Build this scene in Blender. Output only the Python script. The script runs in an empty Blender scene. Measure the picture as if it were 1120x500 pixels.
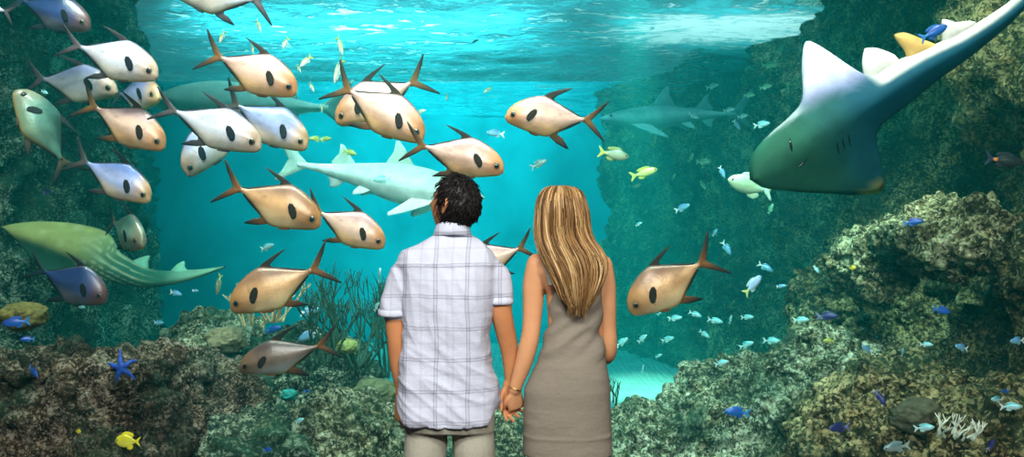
import bpy, bmesh, math, random
import numpy as np
from mathutils import Vector, Matrix, noise as mnoise

S = bpy.context.scene
COL = S.collection
PI = math.pi
F = 970.0            # focal length in pixels of the 1120 x 500 frame
CZ = 1.56            # eye height of the camera


def at(px, py, Y):
    """A point in the place, Y metres ahead, from where the photograph shows it."""
    return Vector(((px - 560) * Y / F, Y, CZ - (py - 250) * Y / F))


# ------------------------------------------------------------------ camera
cam_d = bpy.data.cameras.new('camera')
cam_d.sensor_width = 36.0
cam_d.lens = 36.0 * F / 1120
cam_d.clip_end = 200
cam = bpy.data.objects.new('camera', cam_d)
COL.objects.link(cam)
cam.location = (0, 0, CZ)
cam.rotation_euler = (PI / 2, 0, 0)
S.camera = cam

# ------------------------------------------------------------------ view, world, lamps
S.view_settings.view_transform = 'Standard'
S.view_settings.look = 'None'
S.view_settings.exposure = 0.0
S.view_settings.gamma = 1.0
S.view_settings.use_curve_mapping = False
S.display_settings.display_device = 'sRGB'
cy = S.cycles
cy.max_bounces = 5
cy.diffuse_bounces = 2
cy.glossy_bounces = 2
cy.transmission_bounces = 3
cy.volume_bounces = 1
cy.transparent_max_bounces = 10
cy.caustics_reflective = False
cy.caustics_refractive = False
cy.sample_clamp_indirect = 4.0
cy.use_denoising = True

w = bpy.data.worlds.new('world')
S.world = w
w.use_nodes = True
w.node_tree.nodes['Background'].inputs[0].default_value = (0.45, 0.86, 0.95, 1)
w.node_tree.nodes['Background'].inputs[1].default_value = 0.20


def lamp(name, kind, loc, target, power, color=(1, 1, 1), size=1.0, size_y=None, spot=None, blend=0.6, spread=180):
    d = bpy.data.lights.new(name, kind)
    d.energy = power
    d.color = color
    if kind == 'AREA':
        d.shape = 'RECTANGLE'
        d.size = size
        d.size_y = size_y or size
        d.spread = math.radians(spread)
    if kind == 'SPOT':
        d.spot_size = math.radians(spot)
        d.spot_blend = blend
        d.shadow_soft_size = size
    o = bpy.data.objects.new(name, d)
    COL.objects.link(o)
    o.location = loc
    v = Vector(target) - Vector(loc)
    o.rotation_euler = v.to_track_quat('-Z', 'Y').to_euler()
    return o


ZS = 5.0             # height of the water surface
# unseen lamps above the water, most of them added to brighten chosen parts
lamp('tank_front_lamp', 'AREA', (-1.3, 4.75, 5.5), (-1.3, 6.6, 1.9), 300, (1.0, 0.72, 0.60), 4.6, 0.4, spread=75)
lamp('tank_front_lamp', 'AREA', (2.2, 4.75, 5.5), (2.1, 6.4, 1.9), 105, (1.0, 0.74, 0.60), 2.6, 0.4, spread=75)
lamp('tank_middle_lamp', 'AREA', (-1.2, 11.5, 6.2), (-1.2, 17, 0), 300, (0.75, 0.97, 1.0), 6.0, 1.5, spread=110)
lamp('tank_back_fill', 'AREA', (-2.6, 12.8, 5.9), (-2.2, 27, 3.6), 950, (0.55, 0.95, 1.0), 5.5, 0.6, spread=60)  # unseen light, aimed to make the far water glow
lamp('sand_shaft_spot', 'SPOT', (1.6, 12.0, 5.7), (2.9, 19.0, -1.9), 24000, (1.0, 0.93, 0.72), 0.2, spot=18, blend=0.9)  # added spot standing in for a shaft of sun on the sand
lamp('foam_fill', 'SPOT', (3.8, 14.5, 8.6), (3.6, 15.0, 5.0), 900, (0.95, 1.0, 1.0), 0.2, spot=70)  # added spot that brightens the foam from above
lamp('reef_fill', 'SPOT', (1.6, 6.2, 5.9), (1.9, 8.0, 0.3), 2500, (0.95, 1.0, 0.88), 0.25, spot=48)  # added spot for the bright patch on the pale slope
lamp('reef_fill', 'SPOT', (-1.4, 6.6, 5.9), (-1.5, 7.9, 0.2), 800, (0.9, 1.0, 0.95), 0.25, spot=36)  # added spot that lifts the reef under the school
lamp('wall_fill', 'SPOT', (2.3, 5.6, 5.9), (3.7, 7.4, 2.2), 1000, (1.0, 0.80, 0.5), 0.2, spot=38)  # added warm spot to brighten the rock wall
lamp('shark_fill', 'SPOT', (-2.4, 8.0, 5.8), (-1.2, 9.5, 2.2), 1700, (0.95, 1.0, 0.92), 0.2, spot=50)  # added spot that whitens the pale shark
# viewing hall: unseen area lights added behind the camera to brighten the couple
lamp('hall_fill', 'AREA', (-1.0, -0.4, 5.2), (0, 3.5, 1.2), 380, (1.0, 0.97, 0.93), 2.2, 1.2)
lamp('hall_fill', 'AREA', (1.6, -3.2, 5.1), (0.1, 3.5, 1.0), 420, (1.0, 0.96, 0.9), 1.6, 0.5)  # second unseen light, added for the lower half of the couple

# ------------------------------------------------------------------ helpers


def prop(o, label=None, cat=None, group=None, kind=None):
    if label: o['label'] = label
    if cat: o['category'] = cat
    if group: o['group'] = group
    if kind: o['kind'] = kind
    return o


def link(name, me, mat=None, parent=None, smooth=True):
    o = bpy.data.objects.new(name, me)
    COL.objects.link(o)
    if mat is not None:
        me.materials.clear()
        me.materials.append(mat)
    if smooth:
        me.polygons.foreach_set('use_smooth', [True] * len(me.polygons))
    if parent is not None:
        o.parent = parent
    return o


def mesh(name, verts, faces):
    me = bpy.data.meshes.new(name)
    me.from_pydata([tuple(v) for v in verts], [], faces)
    me.update()
    return me


def empty(name, loc=(0, 0, 0), mat=None, **kw):
    o = bpy.data.objects.new(name, None)
    COL.objects.link(o)
    if mat is not None:
        o.matrix_world = mat
    else:
        o.location = loc
    prop(o, **kw)
    return o


def box(name, lo, hi, mat, parent=None, bevel=0.0):
    bm = bmesh.new()
    bmesh.ops.create_cube(bm, size=1)
    for v in bm.verts:
        v.co = Vector([lo[i] + (v.co[i] + .5) * (hi[i] - lo[i]) for i in range(3)])
    if bevel:
        bmesh.ops.bevel(bm, geom=bm.edges[:], offset=bevel, segments=2, affect='EDGES')
    me = bpy.data.meshes.new(name)
    bm.to_mesh(me); bm.free()
    return link(name, me, mat, parent, smooth=False)


# ------------------------------------------------------------------ materials


class NT:
    """A small wrapper for node trees."""
    def __init__(self, name):
        self.m = bpy.data.materials.new(name)
        self.m.use_nodes = True
        self.t = self.m.node_tree
        self.t.nodes.clear()
        self.out = self.n('ShaderNodeOutputMaterial')

    def n(self, typ, ins=None, **attrs):
        nd = self.t.nodes.new(typ)
        for k, v in attrs.items():
            setattr(nd, k, v)
        for k, v in (ins or {}).items():
            s = nd.inputs[k]
            if isinstance(v, bpy.types.NodeSocket):
                self.t.links.new(v, s)
            else:
                s.default_value = v
        return nd

    def ramp(self, fac, stops):
        r = self.n('ShaderNodeValToRGB', {0: fac})
        e = r.color_ramp.elements
        while len(e) < len(stops):
            e.new(0.5)
        for i, (p, c) in enumerate(stops):
            e[i].position = p
            e[i].color = (c[0], c[1], c[2], 1) if not isinstance(c, (int, float)) else (c, c, c, 1)
        return r.outputs[0]

    def math(self, op, a, b=0.0, c=0.0):
        return self.n('ShaderNodeMath', {0: a, 1: b, 2: c}, operation=op).outputs[0]

    def mix(self, fac, a, b, blend='MIX'):
        m = self.n('ShaderNodeMixRGB', {0: fac, 1: a, 2: b}, blend_type=blend)
        return m.outputs[0]

    def noise(self, vec, scale, detail=3, rough=0.55, dist=0.0):
        return self.n('ShaderNodeTexNoise', {'Vector': vec, 'Scale': scale, 'Detail': detail, 'Roughness': rough, 'Distortion': dist}).outputs[0]

    def obj(self):
        return self.n('ShaderNodeTexCoord').outputs['Object']

    def geo(self):
        return self.n('ShaderNodeNewGeometry').outputs['Position']

    def surf(self, sock):
        self.t.links.new(sock, self.out.inputs['Surface'])
        return self.m

    def bsdf(self, color, rough=0.6, bump=None, bump_s=0.3, dist=0.02, **kw):
        ins = {'Base Color': color, 'Roughness': rough}
        for k, v in kw.items():
            ins[k.replace('_', ' ')] = v
        if bump is not None:
            ins['Normal'] = self.n('ShaderNodeBump', {'Height': bump, 'Strength': bump_s, 'Distance': dist}).outputs[0]
        return self.surf(self.n('ShaderNodeBsdfPrincipled', ins).outputs[0])


def c4(c):
    return (c[0], c[1], c[2], 1)


def plain(name, color, rough=0.5, var=0.12, scale=30, **kw):
    t = NT(name)
    nz = t.noise(t.obj(), scale, 3)
    lo = tuple(max(0, x * (1 - var)) for x in color)
    hi = tuple(min(1, x * (1 + var)) for x in color)
    return t.bsdf(t.ramp(nz, [(0.3, lo), (0.7, hi)]), rough, **kw)


def rock_mat(name, dark, mid, light, pale, speck=26.0, patch=1.3, green=(0.03, 0.10, 0.06), gfac=0.5):
    """Encrusted rock: colonies of coral, algae and shell grit in patches."""
    t = NT(name)
    p = t.geo()
    n1 = t.noise(p, speck, 7, 0.78)
    n2 = t.noise(p, speck * 0.28, 4, 0.6)
    n3 = t.noise(p, patch, 3, 0.6, 0.6)
    f = t.math('MULTIPLY_ADD', n2, 0.55, t.math('MULTIPLY', n1, 0.75))
    f = t.math('ADD', f, t.math('MULTIPLY', t.math('SUBTRACT', n3, 0.5), 0.45))
    col = t.ramp(f, [(0.52, dark), (0.62, mid), (0.71, light), (0.80, pale)])
    cell = t.n('ShaderNodeTexVoronoi', {'Vector': t.n('ShaderNodeMixRGB', {0: 0.04, 1: p, 2: t.n('ShaderNodeTexNoise', {'Vector': p, 'Scale': 30.0}).outputs['Color']}).outputs[0], 'Scale': speck * 1.9})
    cr = t.n('ShaderNodeSeparateXYZ', {0: cell.outputs['Color']}).outputs[0]
    shell = t.math('MULTIPLY', t.ramp(cr, [(0.80, 0.0), (0.84, 1.0)]), t.ramp(n3, [(0.40, 0.15), (0.62, 0.8)]))
    col = t.mix(shell, col, c4(pale))
    pit = t.ramp(cr, [(0.22, 0.75), (0.26, 0.0)])
    col = t.mix(pit, col, c4(dark))
    g = t.ramp(t.noise(p, patch * 1.7, 3), [(0.48, 0.0), (0.62, gfac)])
    col = t.mix(g, col, c4(green), 'MIX')
    warm = t.ramp(t.noise(p, 6.0, 3), [(0.5, (1, 1, 1)), (0.75, (1.0, 0.72, 0.5))])
    col = t.mix(0.6, col, warm, 'MULTIPLY')
    vor = t.n('ShaderNodeTexVoronoi', {'Vector': p, 'Scale': speck * 0.7}).outputs['Distance']
    h = t.math('ADD', t.math('MULTIPLY', n1, 1.0), t.math('MULTIPLY', vor, -0.5))
    return t.bsdf(col, 0.9, bump=h, bump_s=0.9, dist=0.05, Specular_IOR_Level=0.15)


M = {}
M['rock_wall'] = rock_mat('rock_wall', (0.008, 0.010, 0.006), (0.05, 0.048, 0.022), (0.20, 0.17, 0.075), (0.70, 0.56, 0.28), 26, 0.9, gfac=0.3)
M['rock_brown'] = rock_mat('rock_brown', (0.009, 0.007, 0.005), (0.045, 0.030, 0.018), (0.16, 0.11, 0.07), (0.52, 0.42, 0.32), 42, 1.6, gfac=0.35)
M['rock_pale'] = rock_mat('rock_pale', (0.012, 0.016, 0.009), (0.085, 0.095, 0.048), (0.36, 0.37, 0.22), (0.88, 0.88, 0.66), 32, 1.4, gfac=0.45)
M['rock_shelf'] = rock_mat('rock_shelf', (0.012, 0.012, 0.007), (0.08, 0.07, 0.035), (0.34, 0.30, 0.15), (0.85, 0.80, 0.50), 30, 1.4, gfac=0.35)
M['rock_teal'] = rock_mat('rock_teal', (0.005, 0.014, 0.011), (0.022, 0.045, 0.03), (0.12, 0.16, 0.10), (0.62, 0.68, 0.5), 32, 1.3, gfac=0.6)


def sand_mat():
    t = NT('sand')
    p = t.geo()
    n = t.noise(p, 3.0, 5)
    w_ = t.n('ShaderNodeTexWave', {'Vector': p, 'Scale': 2.2, 'Distortion': 5.0, 'Detail': 2.0}).outputs[1]
    return t.bsdf(t.ramp(n, [(0.3, (0.62, 0.62, 0.52)), (0.7, (0.86, 0.86, 0.78))]), 0.95, bump=w_, bump_s=0.4, dist=0.05)


M['sand'] = sand_mat()


def backdrop_mat():
    t = NT('tank_wall_haze_paint')  # bright haze of distant water put into the wall colour
    p = t.geo()
    n = t.noise(p, 0.35, 4, 0.6, 0.5)
    return t.bsdf(t.ramp(n, [(0.38, (0.002, 0.22, 0.28)), (0.62, (0.01, 0.42, 0.50))]), 0.9)


M['backdrop'] = backdrop_mat()

# ------------------------------------------------------------------ setting: hall
M['carpet'] = plain('carpet', (0.03, 0.03, 0.04), 0.95, 0.3, 80)
M['hall_paint'] = plain('hall_paint', (0.05, 0.05, 0.06), 0.85)
M['steel'] = plain('steel', (0.25, 0.26, 0.27), 0.4)
prop(box('floor', (-6, -4, -0.2), (6, 4.3, 0), M['carpet']), kind='structure')
prop(box('ceiling', (-6.2, -4.2, 5.4), (6.2, 4.3, 5.6), M['hall_paint']), kind='structure')
prop(box('wall_left', (-6.2, -4, 0), (-6, 4.3, 5.4), M['hall_paint']), kind='structure')
prop(box('wall_right', (6, -4, 0), (6.2, 4.3, 5.4), M['hall_paint']), kind='structure')
prop(box('wall_back', (-6.2, -4.2, 0), (6.2, -4, 5.4), M['hall_paint']), kind='structure')
prop(box('trim_1', (-6, 4.25, 0.0), (6, 4.55, 0.12), M['steel'], bevel=0.01), kind='structure')
prop(box('trim_2', (-6, 4.25, 4.0), (6, 4.55, 5.4), M['steel'], bevel=0.01), kind='structure')


def glass_mat():
    t = NT('acrylic')
    fr = t.n('ShaderNodeFresnel', {'IOR': 1.2}).outputs[0]
    tr = t.n('ShaderNodeBsdfTransparent', {'Color': (0.985, 0.995, 0.995, 1)}).outputs[0]
    gl = t.n('ShaderNodeBsdfGlossy', {'Roughness': 0.02, 'Color': (0.9, 0.95, 1, 1)}).outputs[0]
    return t.surf(t.n('ShaderNodeMixShader', {0: fr, 1: tr, 2: gl}).outputs[0])


M['acrylic'] = glass_mat()
prop(box('window_1', (-6, 4.34, 0.12), (6, 4.44, 4.0), M['acrylic']), kind='structure')

# ------------------------------------------------------------------ setting: tank
t = NT('water')
sc_ = t.n('ShaderNodeVolumeScatter', {'Color': (0.02, 0.77, 0.78, 1), 'Density': 0.019, 'Anisotropy': 0.0}).outputs[0]
ab_ = t.n('ShaderNodeVolumeAbsorption', {'Color': (0.0, 0.875, 0.865, 1), 'Density': 0.078}).outputs[0]
t.t.links.new(t.n('ShaderNodeAddShader', {0: sc_, 1: ab_}).outputs[0], t.out.inputs['Volume'])
M['water'] = t.m
prop(box('water', (-13, 4.46, -2.3), (13, 27.2, 4.98), M['water']), kind='structure')


def surface_mat():
    t = NT('water_surface')
    p = t.geo()
    mp = t.n('ShaderNodeMapping', {'Vector': p, 'Scale': (0.8, 1.6, 1.0)}).outputs[0]
    # ripples, long across the view
    r1 = t.noise(mp, 1.1, 5, 0.62, 1.2)
    r2 = t.noise(mp, 4.5, 3, 0.6, 0.8)
    rip = t.math('MULTIPLY_ADD', r2, 0.45, t.math('MULTIPLY', r1, 0.7))
    # foam where the inlet falls in, near the far rock wall
    sx = t.n('ShaderNodeSeparateXYZ', {0: p})
    dx = t.math('DIVIDE', t.math('SUBTRACT', sx.outputs[0], 3.9), 3.4)
    dy = t.math('DIVIDE', t.math('SUBTRACT', sx.outputs[1], 15.3), 2.3)
    d2 = t.math('ADD', t.math('MULTIPLY', dx, dx), t.math('MULTIPLY', dy, dy))
    near = t.math('SUBTRACT', 1.0, d2)
    near = t.n('ShaderNodeClamp', {0: near}).outputs[0]
    fo = t.math('MULTIPLY_ADD', near, 0.34, t.math('MULTIPLY', rip, 0.95))
    foam = t.ramp(fo, [(0.72, 0.0), (0.86, 1.0)])
    glint_paint = t.ramp(rip, [(0.655, 0.0), (0.70, 0.8)])  # glints of light put in as white streaks on the ripples
    white = t.math('MAXIMUM', foam, glint_paint)
    body = t.ramp(rip, [(0.40, 0.25), (0.62, 0.75)])
    bump = t.n('ShaderNodeBump', {'Height': rip, 'Strength': 0.5, 'Distance': 0.3}).outputs[0]
    tr = t.n('ShaderNodeBsdfTransparent', {'Color': (0.75, 0.97, 1.0, 1)}).outputs[0]
    tl = t.n('ShaderNodeBsdfTranslucent', {'Color': (0.10, 0.62, 0.70, 1), 'Normal': bump}).outputs[0]
    m1 = t.n('ShaderNodeMixShader', {0: body, 1: tl, 2: tr}).outputs[0]
    ft = t.n('ShaderNodeBsdfTranslucent', {'Color': (0.95, 1, 1, 1)}).outputs[0]
    fd = t.n('ShaderNodeBsdfDiffuse', {'Color': (0.95, 1, 1, 1)}).outputs[0]
    fm = t.n('ShaderNodeMixShader', {0: 0.4, 1: ft, 2: fd}).outputs[0]
    return t.surf(t.n('ShaderNodeMixShader', {0: white, 1: m1, 2: fm}).outputs[0])


M['surface'] = surface_mat()


def grid_mesh(name, nu, nv, fn):
    vs = [fn(i / (nu - 1), j / (nv - 1)) for j in range(nv) for i in range(nu)]
    fs = [(j * nu + i, j * nu + i + 1, (j + 1) * nu + i + 1, (j + 1) * nu + i) for j in range(nv - 1) for i in range(nu - 1)]
    return mesh(name, vs, fs)


def surf_fn(u, v):
    x, y = -13 + 26 * u, 4.46 + 22.7 * v
    z = ZS + 0.10 * mnoise.noise(Vector((x * 0.5, y * 0.9, 0))) + 0.04 * mnoise.noise(Vector((x * 1.6, y * 3, 4)))
    return (x, y, z)


prop(link('water_surface', grid_mesh('water_surface', 160, 160, surf_fn), M['surface']), kind='structure')


def tex(kind, scale, **kw):
    tx = bpy.data.textures.new(kind.lower(), kind)
    tx.noise_scale = scale
    for k, v in kw.items():
        setattr(tx, k, v)
    return tx


TX = {
    'big': tex('CLOUDS', 1.3, noise_depth=2),
    'mid': tex('CLOUDS', 0.42, noise_depth=3),
    'knob': tex('VORONOI', 0.26),
    'small': tex('VORONOI', 0.10),
    'fine': tex('CLOUDS', 0.06, noise_depth=3),
}


def displace(o, *layers):
    for k, s in layers:
        m = o.modifiers.new(k, 'DISPLACE')
        m.texture = TX[k]
        m.texture_coords = 'GLOBAL'
        m.strength = s
        m.mid_level = 0.5


def lerp_path(path, t):
    """Point along a polyline of (x, y), t in 0..1."""
    n = len(path) - 1
    k = min(int(t * n), n - 1)
    f = t * n - k
    a, b = path[k], path[k + 1]
    return a[0] + (b[0] - a[0]) * f, a[1] + (b[1] - a[1]) * f


def smoothstep(t_):
    t_ = min(1, max(0, t_))
    return t_ * t_ * (3 - 2 * t_)


def tank_wall(name, path, lean, mat, nu=330, nv=170):
    """A craggy rock face that follows the footprint and leans out towards its foot."""
    def fn(u, v):
        x, y = lerp_path(path, u ** 1.1)
        z = -2.2 + 7.9 * v
        x += lean * (1 - v) ** 1.6 * (1 - .8 * smoothstep((y - 12) / 8))
        b = mnoise.noise(Vector((y * 0.45, z * 0.6, 3.0 if lean > 0 else 9.0)))
        return (x + b * 0.45, y, z)
    o = link(name, grid_mesh(name, nu, nv, fn), mat)
    displace(o, ('big', 0.9), ('mid', 0.42), ('knob', -0.2), ('small', -0.12), ('fine', 0.06))
    return prop(o, kind='structure')


tank_wall('wall_reef_right', [(7.0, 4.75), (4.6, 5.0), (4.15, 6), (4.3, 8), (4.45, 10), (4.85, 13), (4.95, 16), (4.75, 19), (4.3, 22), (3.3, 25), (2.6, 27)], -0.9, M['rock_wall'])
tank_wall('wall_reef_left', [(-7.0, 4.75), (-4.7, 5.0), (-4.45, 6), (-4.6, 7.3), (-4.9, 9), (-5.4, 12), (-7.0, 16), (-11.0, 27)], 0.9, M['rock_teal'])
prop(box('wall_reef_back', (-14, 26.8, -2.3), (14, 27.1, 6), M['backdrop']), kind='structure')
o = link('floor_sand', grid_mesh('floor_sand', 90, 90, lambda u, v: (-13 + 26 * u, 4.46 + 22.6 * v, -1.9 + 0.05 * mnoise.noise(Vector((u * 20, v * 20, 0))))), M['sand'])
prop(o, kind='structure')


# ------------------------------------------------------------------ reef boulders
def blob(name, c, r, mat, label, parent, rot=0.0, sub=6, sq=1.0, layers=None, foot=True):
    bm = bmesh.new()
    bmesh.ops.create_icosphere(bm, subdivisions=sub, radius=1)
    R = Matrix.Rotation(rot, 3, 'Z')
    for v in bm.verts:
        p = v.co.copy()
        if sq != 1.0:
            m = max(abs(p.x), abs(p.y), abs(p.z))
            p = p.lerp(p / m * 0.85, sq - 1.0)
        rz = r[2] if p.z > 0 or not foot else c[2] + 2.0          # the foot stands on the sand
        wide = 1 + 0.25 * max(0, -p.z) * foot
        v.co = Vector(c) + R @ Vector((p.x * r[0] * wide, p.y * r[1] * wide, p.z * rz))
    me = bpy.data.meshes.new(name)
    bm.to_mesh(me); bm.free()
    o = link(name, me, mat, parent)
    k = min(r)
    displace(o, *(layers or (('big', 0.5 * k), ('mid', 0.38 * k), ('knob', -0.15), ('small', -0.09), ('fine', 0.05))))
    return prop(o, label)


reef_a = empty('coral_reef', label='long encrusted reef of brown and pale rock under the school of fish', cat='reef')
reef_b = empty('coral_reef', label='pale yellow green reef slope climbing to the dark rock wall beyond the dress', cat='reef')
reef_c = empty('rock_stack', label='dim distant rock stack in blue haze beyond the swarm of tiny fish', cat='rock')


def bl(px, py, Y, rpx, rz, ry, mat, label, parent=reef_a, **kw):
    return blob('rock', at(px, py, Y), (rpx * Y / F, ry, rz), M[mat], label, parent, **kw)


bl(60, 470, 5.75, 165, 0.62, 0.75, 'rock_brown', 'broad brown ledge of encrusted rock with a level top', sq=1.7, sub=7)
bl(205, 470, 6.6, 95, 0.55, 0.6, 'rock_brown', 'dark brown rock shoulder between the broad ledge and the pale reef')
bl(240, 425, 8.2, 72, 0.75, 0.7, 'rock_pale', 'pale knobbly mound topped by a brown brain coral', sub=7)
bl(330, 450, 7.9, 90, 0.72, 0.7, 'rock_teal', 'teal shaded mound under the branching corals', sub=7)
bl(380, 500, 6.6, 80, 0.48, 0.5, 'rock_pale', 'pale lumpy rock beside the trousers of the man', sub=7)
bl(270, 525, 6.0, 75, 0.42, 0.45, 'rock_teal', 'low green grey rock at the bottom edge')
bl(450, 500, 8.6, 75, 0.6, 0.6, 'rock_pale', 'pale rock seen behind the legs of the man')
bl(565, 512, 7.4, 40, 0.50, 0.5, 'rock_pale', 'yellow green rock seen between the man and the woman', reef_b)
bl(640, 520, 7.5, 60, 0.50, 0.5, 'rock_pale', 'pale rock behind the dress', reef_b)
bl(700, 510, 7.6, 80, 0.58, 0.6, 'rock_pale', 'pale yellow green rock beside the dress hem', reef_b, sub=7)
bl(800, 490, 7.8, 95, 0.75, 0.7, 'rock_pale', 'bright knobbly rock slope rising beyond the dress', reef_b, sub=7)
bl(900, 470, 7.4, 95, 0.85, 0.7, 'rock_pale', 'large pale rock shoulder with a blue fish before it', reef_b, sub=7)
bl(985, 510, 6.2, 110, 0.80, 0.6, 'rock_wall', 'brown green rock slope above the small white coral', reef_b, sub=7)
bl(1090, 520, 5.6, 85, 0.6, 0.5, 'rock_wall', 'dark rock beside the white coral', reef_b)
bl(955, 350, 9.0, 85, 0.7, 0.8, 'rock_wall', 'green shaded rock bulge under the big ray', reef_b, sub=7)
bl(1040, 262, 6.9, 78, 0.30, 0.55, 'rock_shelf', 'sunlit cream rock shelf jutting above the dark hollow', reef_b, sub=7, foot=False)
bl(955, 290, 7.6, 45, 0.34, 0.45, 'rock_shelf', 'knobbly cream rock spur below the big guitarfish', reef_b, sub=6, foot=False)
bl(822, 345, 17.0, 45, 1.0, 1.0, 'rock_wall', None, reef_c)


# ================================================================== fish
def attr_mat(name, rough=0.38, mottle=0.12, spec=0.5, metal=0.0, scale=18):
    """Skin that takes its pattern from the mesh colour attribute 'skin', with fine mottling."""
    t = NT(name)
    a = t.n('ShaderNodeAttribute', attribute_name='skin').outputs['Color']
    nz = t.noise(t.obj(), scale, 4, 0.6)
    k = t.ramp(nz, [(0.3, 1 - mottle), (0.7, 1.0)])
    return t.bsdf(t.mix(1.0, a, k, 'MULTIPLY'), rough, Specular_IOR_Level=spec, Metallic=metal,
                  bump=t.noise(t.obj(), 60, 2), bump_s=0.08)


M['fish_skin'] = attr_mat('fish_skin', 0.34, 0.22, spec=0.7, metal=0.12)
M['fin_skin'] = attr_mat('fin_skin', 0.6, 0.2, spec=0.2)
M['ray_skin'] = attr_mat('ray_skin', 0.7, 0.35, spec=0.15, scale=7)
M['eye_black'] = plain('eye_black', (0.01, 0.01, 0.012), 0.08)
M['eye_rim'] = plain('eye_rim', (0.12, 0.08, 0.05), 0.3)


def interp(pts, x):
    """Smooth interpolation through (x, value) pairs."""
    xs = [p[0] for p in pts]
    if x <= xs[0]: return pts[0][1]
    if x >= xs[-1]: return pts[-1][1]
    for i in range(len(pts) - 1):
        if x <= xs[i + 1]:
            p0 = pts[max(i - 1, 0)]; p1 = pts[i]; p2 = pts[i + 1]; p3 = pts[min(i + 2, len(pts) - 1)]
            h = p2[0] - p1[0]
            u = (x - p1[0]) / h
            m1 = (p2[1] - p0[1]) / max(p2[0] - p0[0], 1e-6) * h
            m2 = (p3[1] - p1[1]) / max(p3[0] - p1[0], 1e-6) * h
            return ((2 * u ** 3 - 3 * u ** 2 + 1) * p1[1] + (u ** 3 - 2 * u ** 2 + u) * m1
                    + (-2 * u ** 3 + 3 * u ** 2) * p2[1] + (u ** 3 - u ** 2) * m2)


def smooth(a, b, x):
    t_ = min(1, max(0, (x - a) / (b - a)))
    return t_ * t_ * (3 - 2 * t_)


def mixc(a, b, f):
    return tuple(a[i] + (b[i] - a[i]) * f for i in range(3))


def set_skin(me, fn):
    at_ = me.color_attributes.new('skin', 'FLOAT_COLOR', 'POINT')
    d = np.ones((len(me.vertices), 4), dtype=np.float32)
    for i, v in enumerate(me.vertices):
        d[i, :3] = fn(v.co)
    at_.data.foreach_set('color', d.ravel())


def loft_body(name, L, top, bot, wid, n=44, k=28, bend=0.0, x0=0.0, x1=0.86, sup=0.9):
    """A fish body of length L; the profile runs from the snout (s=0) to the tail stalk; the snout points to +X."""
    vs, fs = [], []
    for i in range(n + 1):
        s = x0 + (x1 - x0) * (i / n) ** 1.15
        zt, zb, wd = interp(top, s), interp(bot, s), max(interp(wid, s), 0.002)
        zc, zh = (zt + zb) / 2, max((zt - zb) / 2, 0.003)
        for j in range(k):
            a = 2 * PI * j / k
            ca, sa = math.cos(a), math.sin(a)
            y = wd * math.copysign(abs(ca) ** sup, ca) * (1 - 0.28 * max(0, sa))
            vs.append(Vector(((0.5 - s) * L, (y + bend * max(0, s - 0.3) ** 2) * L, (zc + zh * sa) * L)))
    for i in range(n):
        for j in range(k):
            a, b = i * k + j, i * k + (j + 1) % k
            fs.append((a, b, b + k, a + k))
    vs.append(Vector(((0.5 - x0) * L + 0.004 * L, 0, (interp(top, x0) + interp(bot, x0)) / 2 * L)))
    fs += [((j + 1) % k, j, n * k + k) for j in range(k)]
    vs.append(Vector(((0.5 - x1) * L, bend * (x1 - 0.3) ** 2 * L, (interp(top, x1) + interp(bot, x1)) / 2 * L)))
    fs += [(n * k + j, n * k + (j + 1) % k, n * k + k + 1) for j in range(k)]
    return mesh(name, vs, fs)


def fin_mesh(name, L, outline, thick=0.008, bend=0.0, ybase=0.0, tilt=0.0, root=None):
    """A thin lens-shaped fin with soft rays from an outline in the fish's own (s, z) plane."""
    bm = bmesh.new()
    pts = []
    n = len(outline)
    for i in range(n):                    # round the outline a little
        a, b = outline[i], outline[(i + 1) % n]
        pts += [a, ((a[0] + b[0]) / 2, (a[1] + b[1]) / 2)]
    cx = sum(p[0] for p in pts) / len(pts); cz = sum(p[1] for p in pts) / len(pts)
    if root: cx, cz = root

    def P(s, z, side, th):
        y = ybase + bend * max(0, s - 0.3) ** 2 + side * th + tilt * (z - (root[1] if root else 0))
        return ((0.5 - s) * L, y * L, z * L)
    rings = []
    for f, th in ((1.0, 0.0008), (0.8, thick * .45), (0.4, thick * .8)):
        rings.append([[bm.verts.new(P(cx + (s - cx) * f, cz + (z - cz) * f, sd, th)) for s, z in pts] for sd in (1, -1)])
    m = len(pts)
    for j in range(m):
        q = (j + 1) % m
        bm.faces.new((rings[0][0][j], rings[0][0][q], rings[0][1][q], rings[0][1][j]))
        for r in range(2):
            for sd in (0, 1):
                f = (rings[r][sd][j], rings[r][sd][q], rings[r + 1][sd][q], rings[r + 1][sd][j])
                bm.faces.new(f)
    for sd in (0, 1):
        c = bm.verts.new(P(cx, cz, (1, -1)[sd], thick))
        for j in range(m):
            bm.faces.new((rings[2][sd][j], rings[2][sd][(j + 1) % m], c))
    bmesh.ops.recalc_face_normals(bm, faces=bm.faces[:])
    me = bpy.data.meshes.new(name)
    bm.to_mesh(me); bm.free()
    return me


def ball(name, c, r, mat, parent, seg=12, sc=(1, 1, 1)):
    bm = bmesh.new()
    bmesh.ops.create_uvsphere(bm, u_segments=seg, v_segments=seg // 2 + 2, radius=r)
    for v in bm.verts:
        v.co = Vector((v.co.x * sc[0] + c[0], v.co.y * sc[1] + c[1], v.co.z * sc[2] + c[2]))
    me = bpy.data.meshes.new(name)
    bm.to_mesh(me); bm.free()
    return link(name, me, mat, parent)


P_TOP = [(0, -.03), (.02, .035), (.06, .088), (.13, .142), (.24, .195), (.36, .226), (.42, .222), (.54, .165), (.67, .093), (.78, .036), (.83, .024), (.87, .026)]
P_BOT = [(0, -.055), (.02, -.092), (.06, -.115), (.13, -.142), (.24, -.178), (.36, -.208), (.45, -.222), (.50, -.205), (.62, -.125), (.78, -.036), (.83, -.022), (.87, -.024)]
P_WID = [(0, .018), (.03, .042), (.10, .072), (.22, .092), (.36, .095), (.5, .078), (.65, .046), (.78, .020), (.87, .012)]

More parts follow.
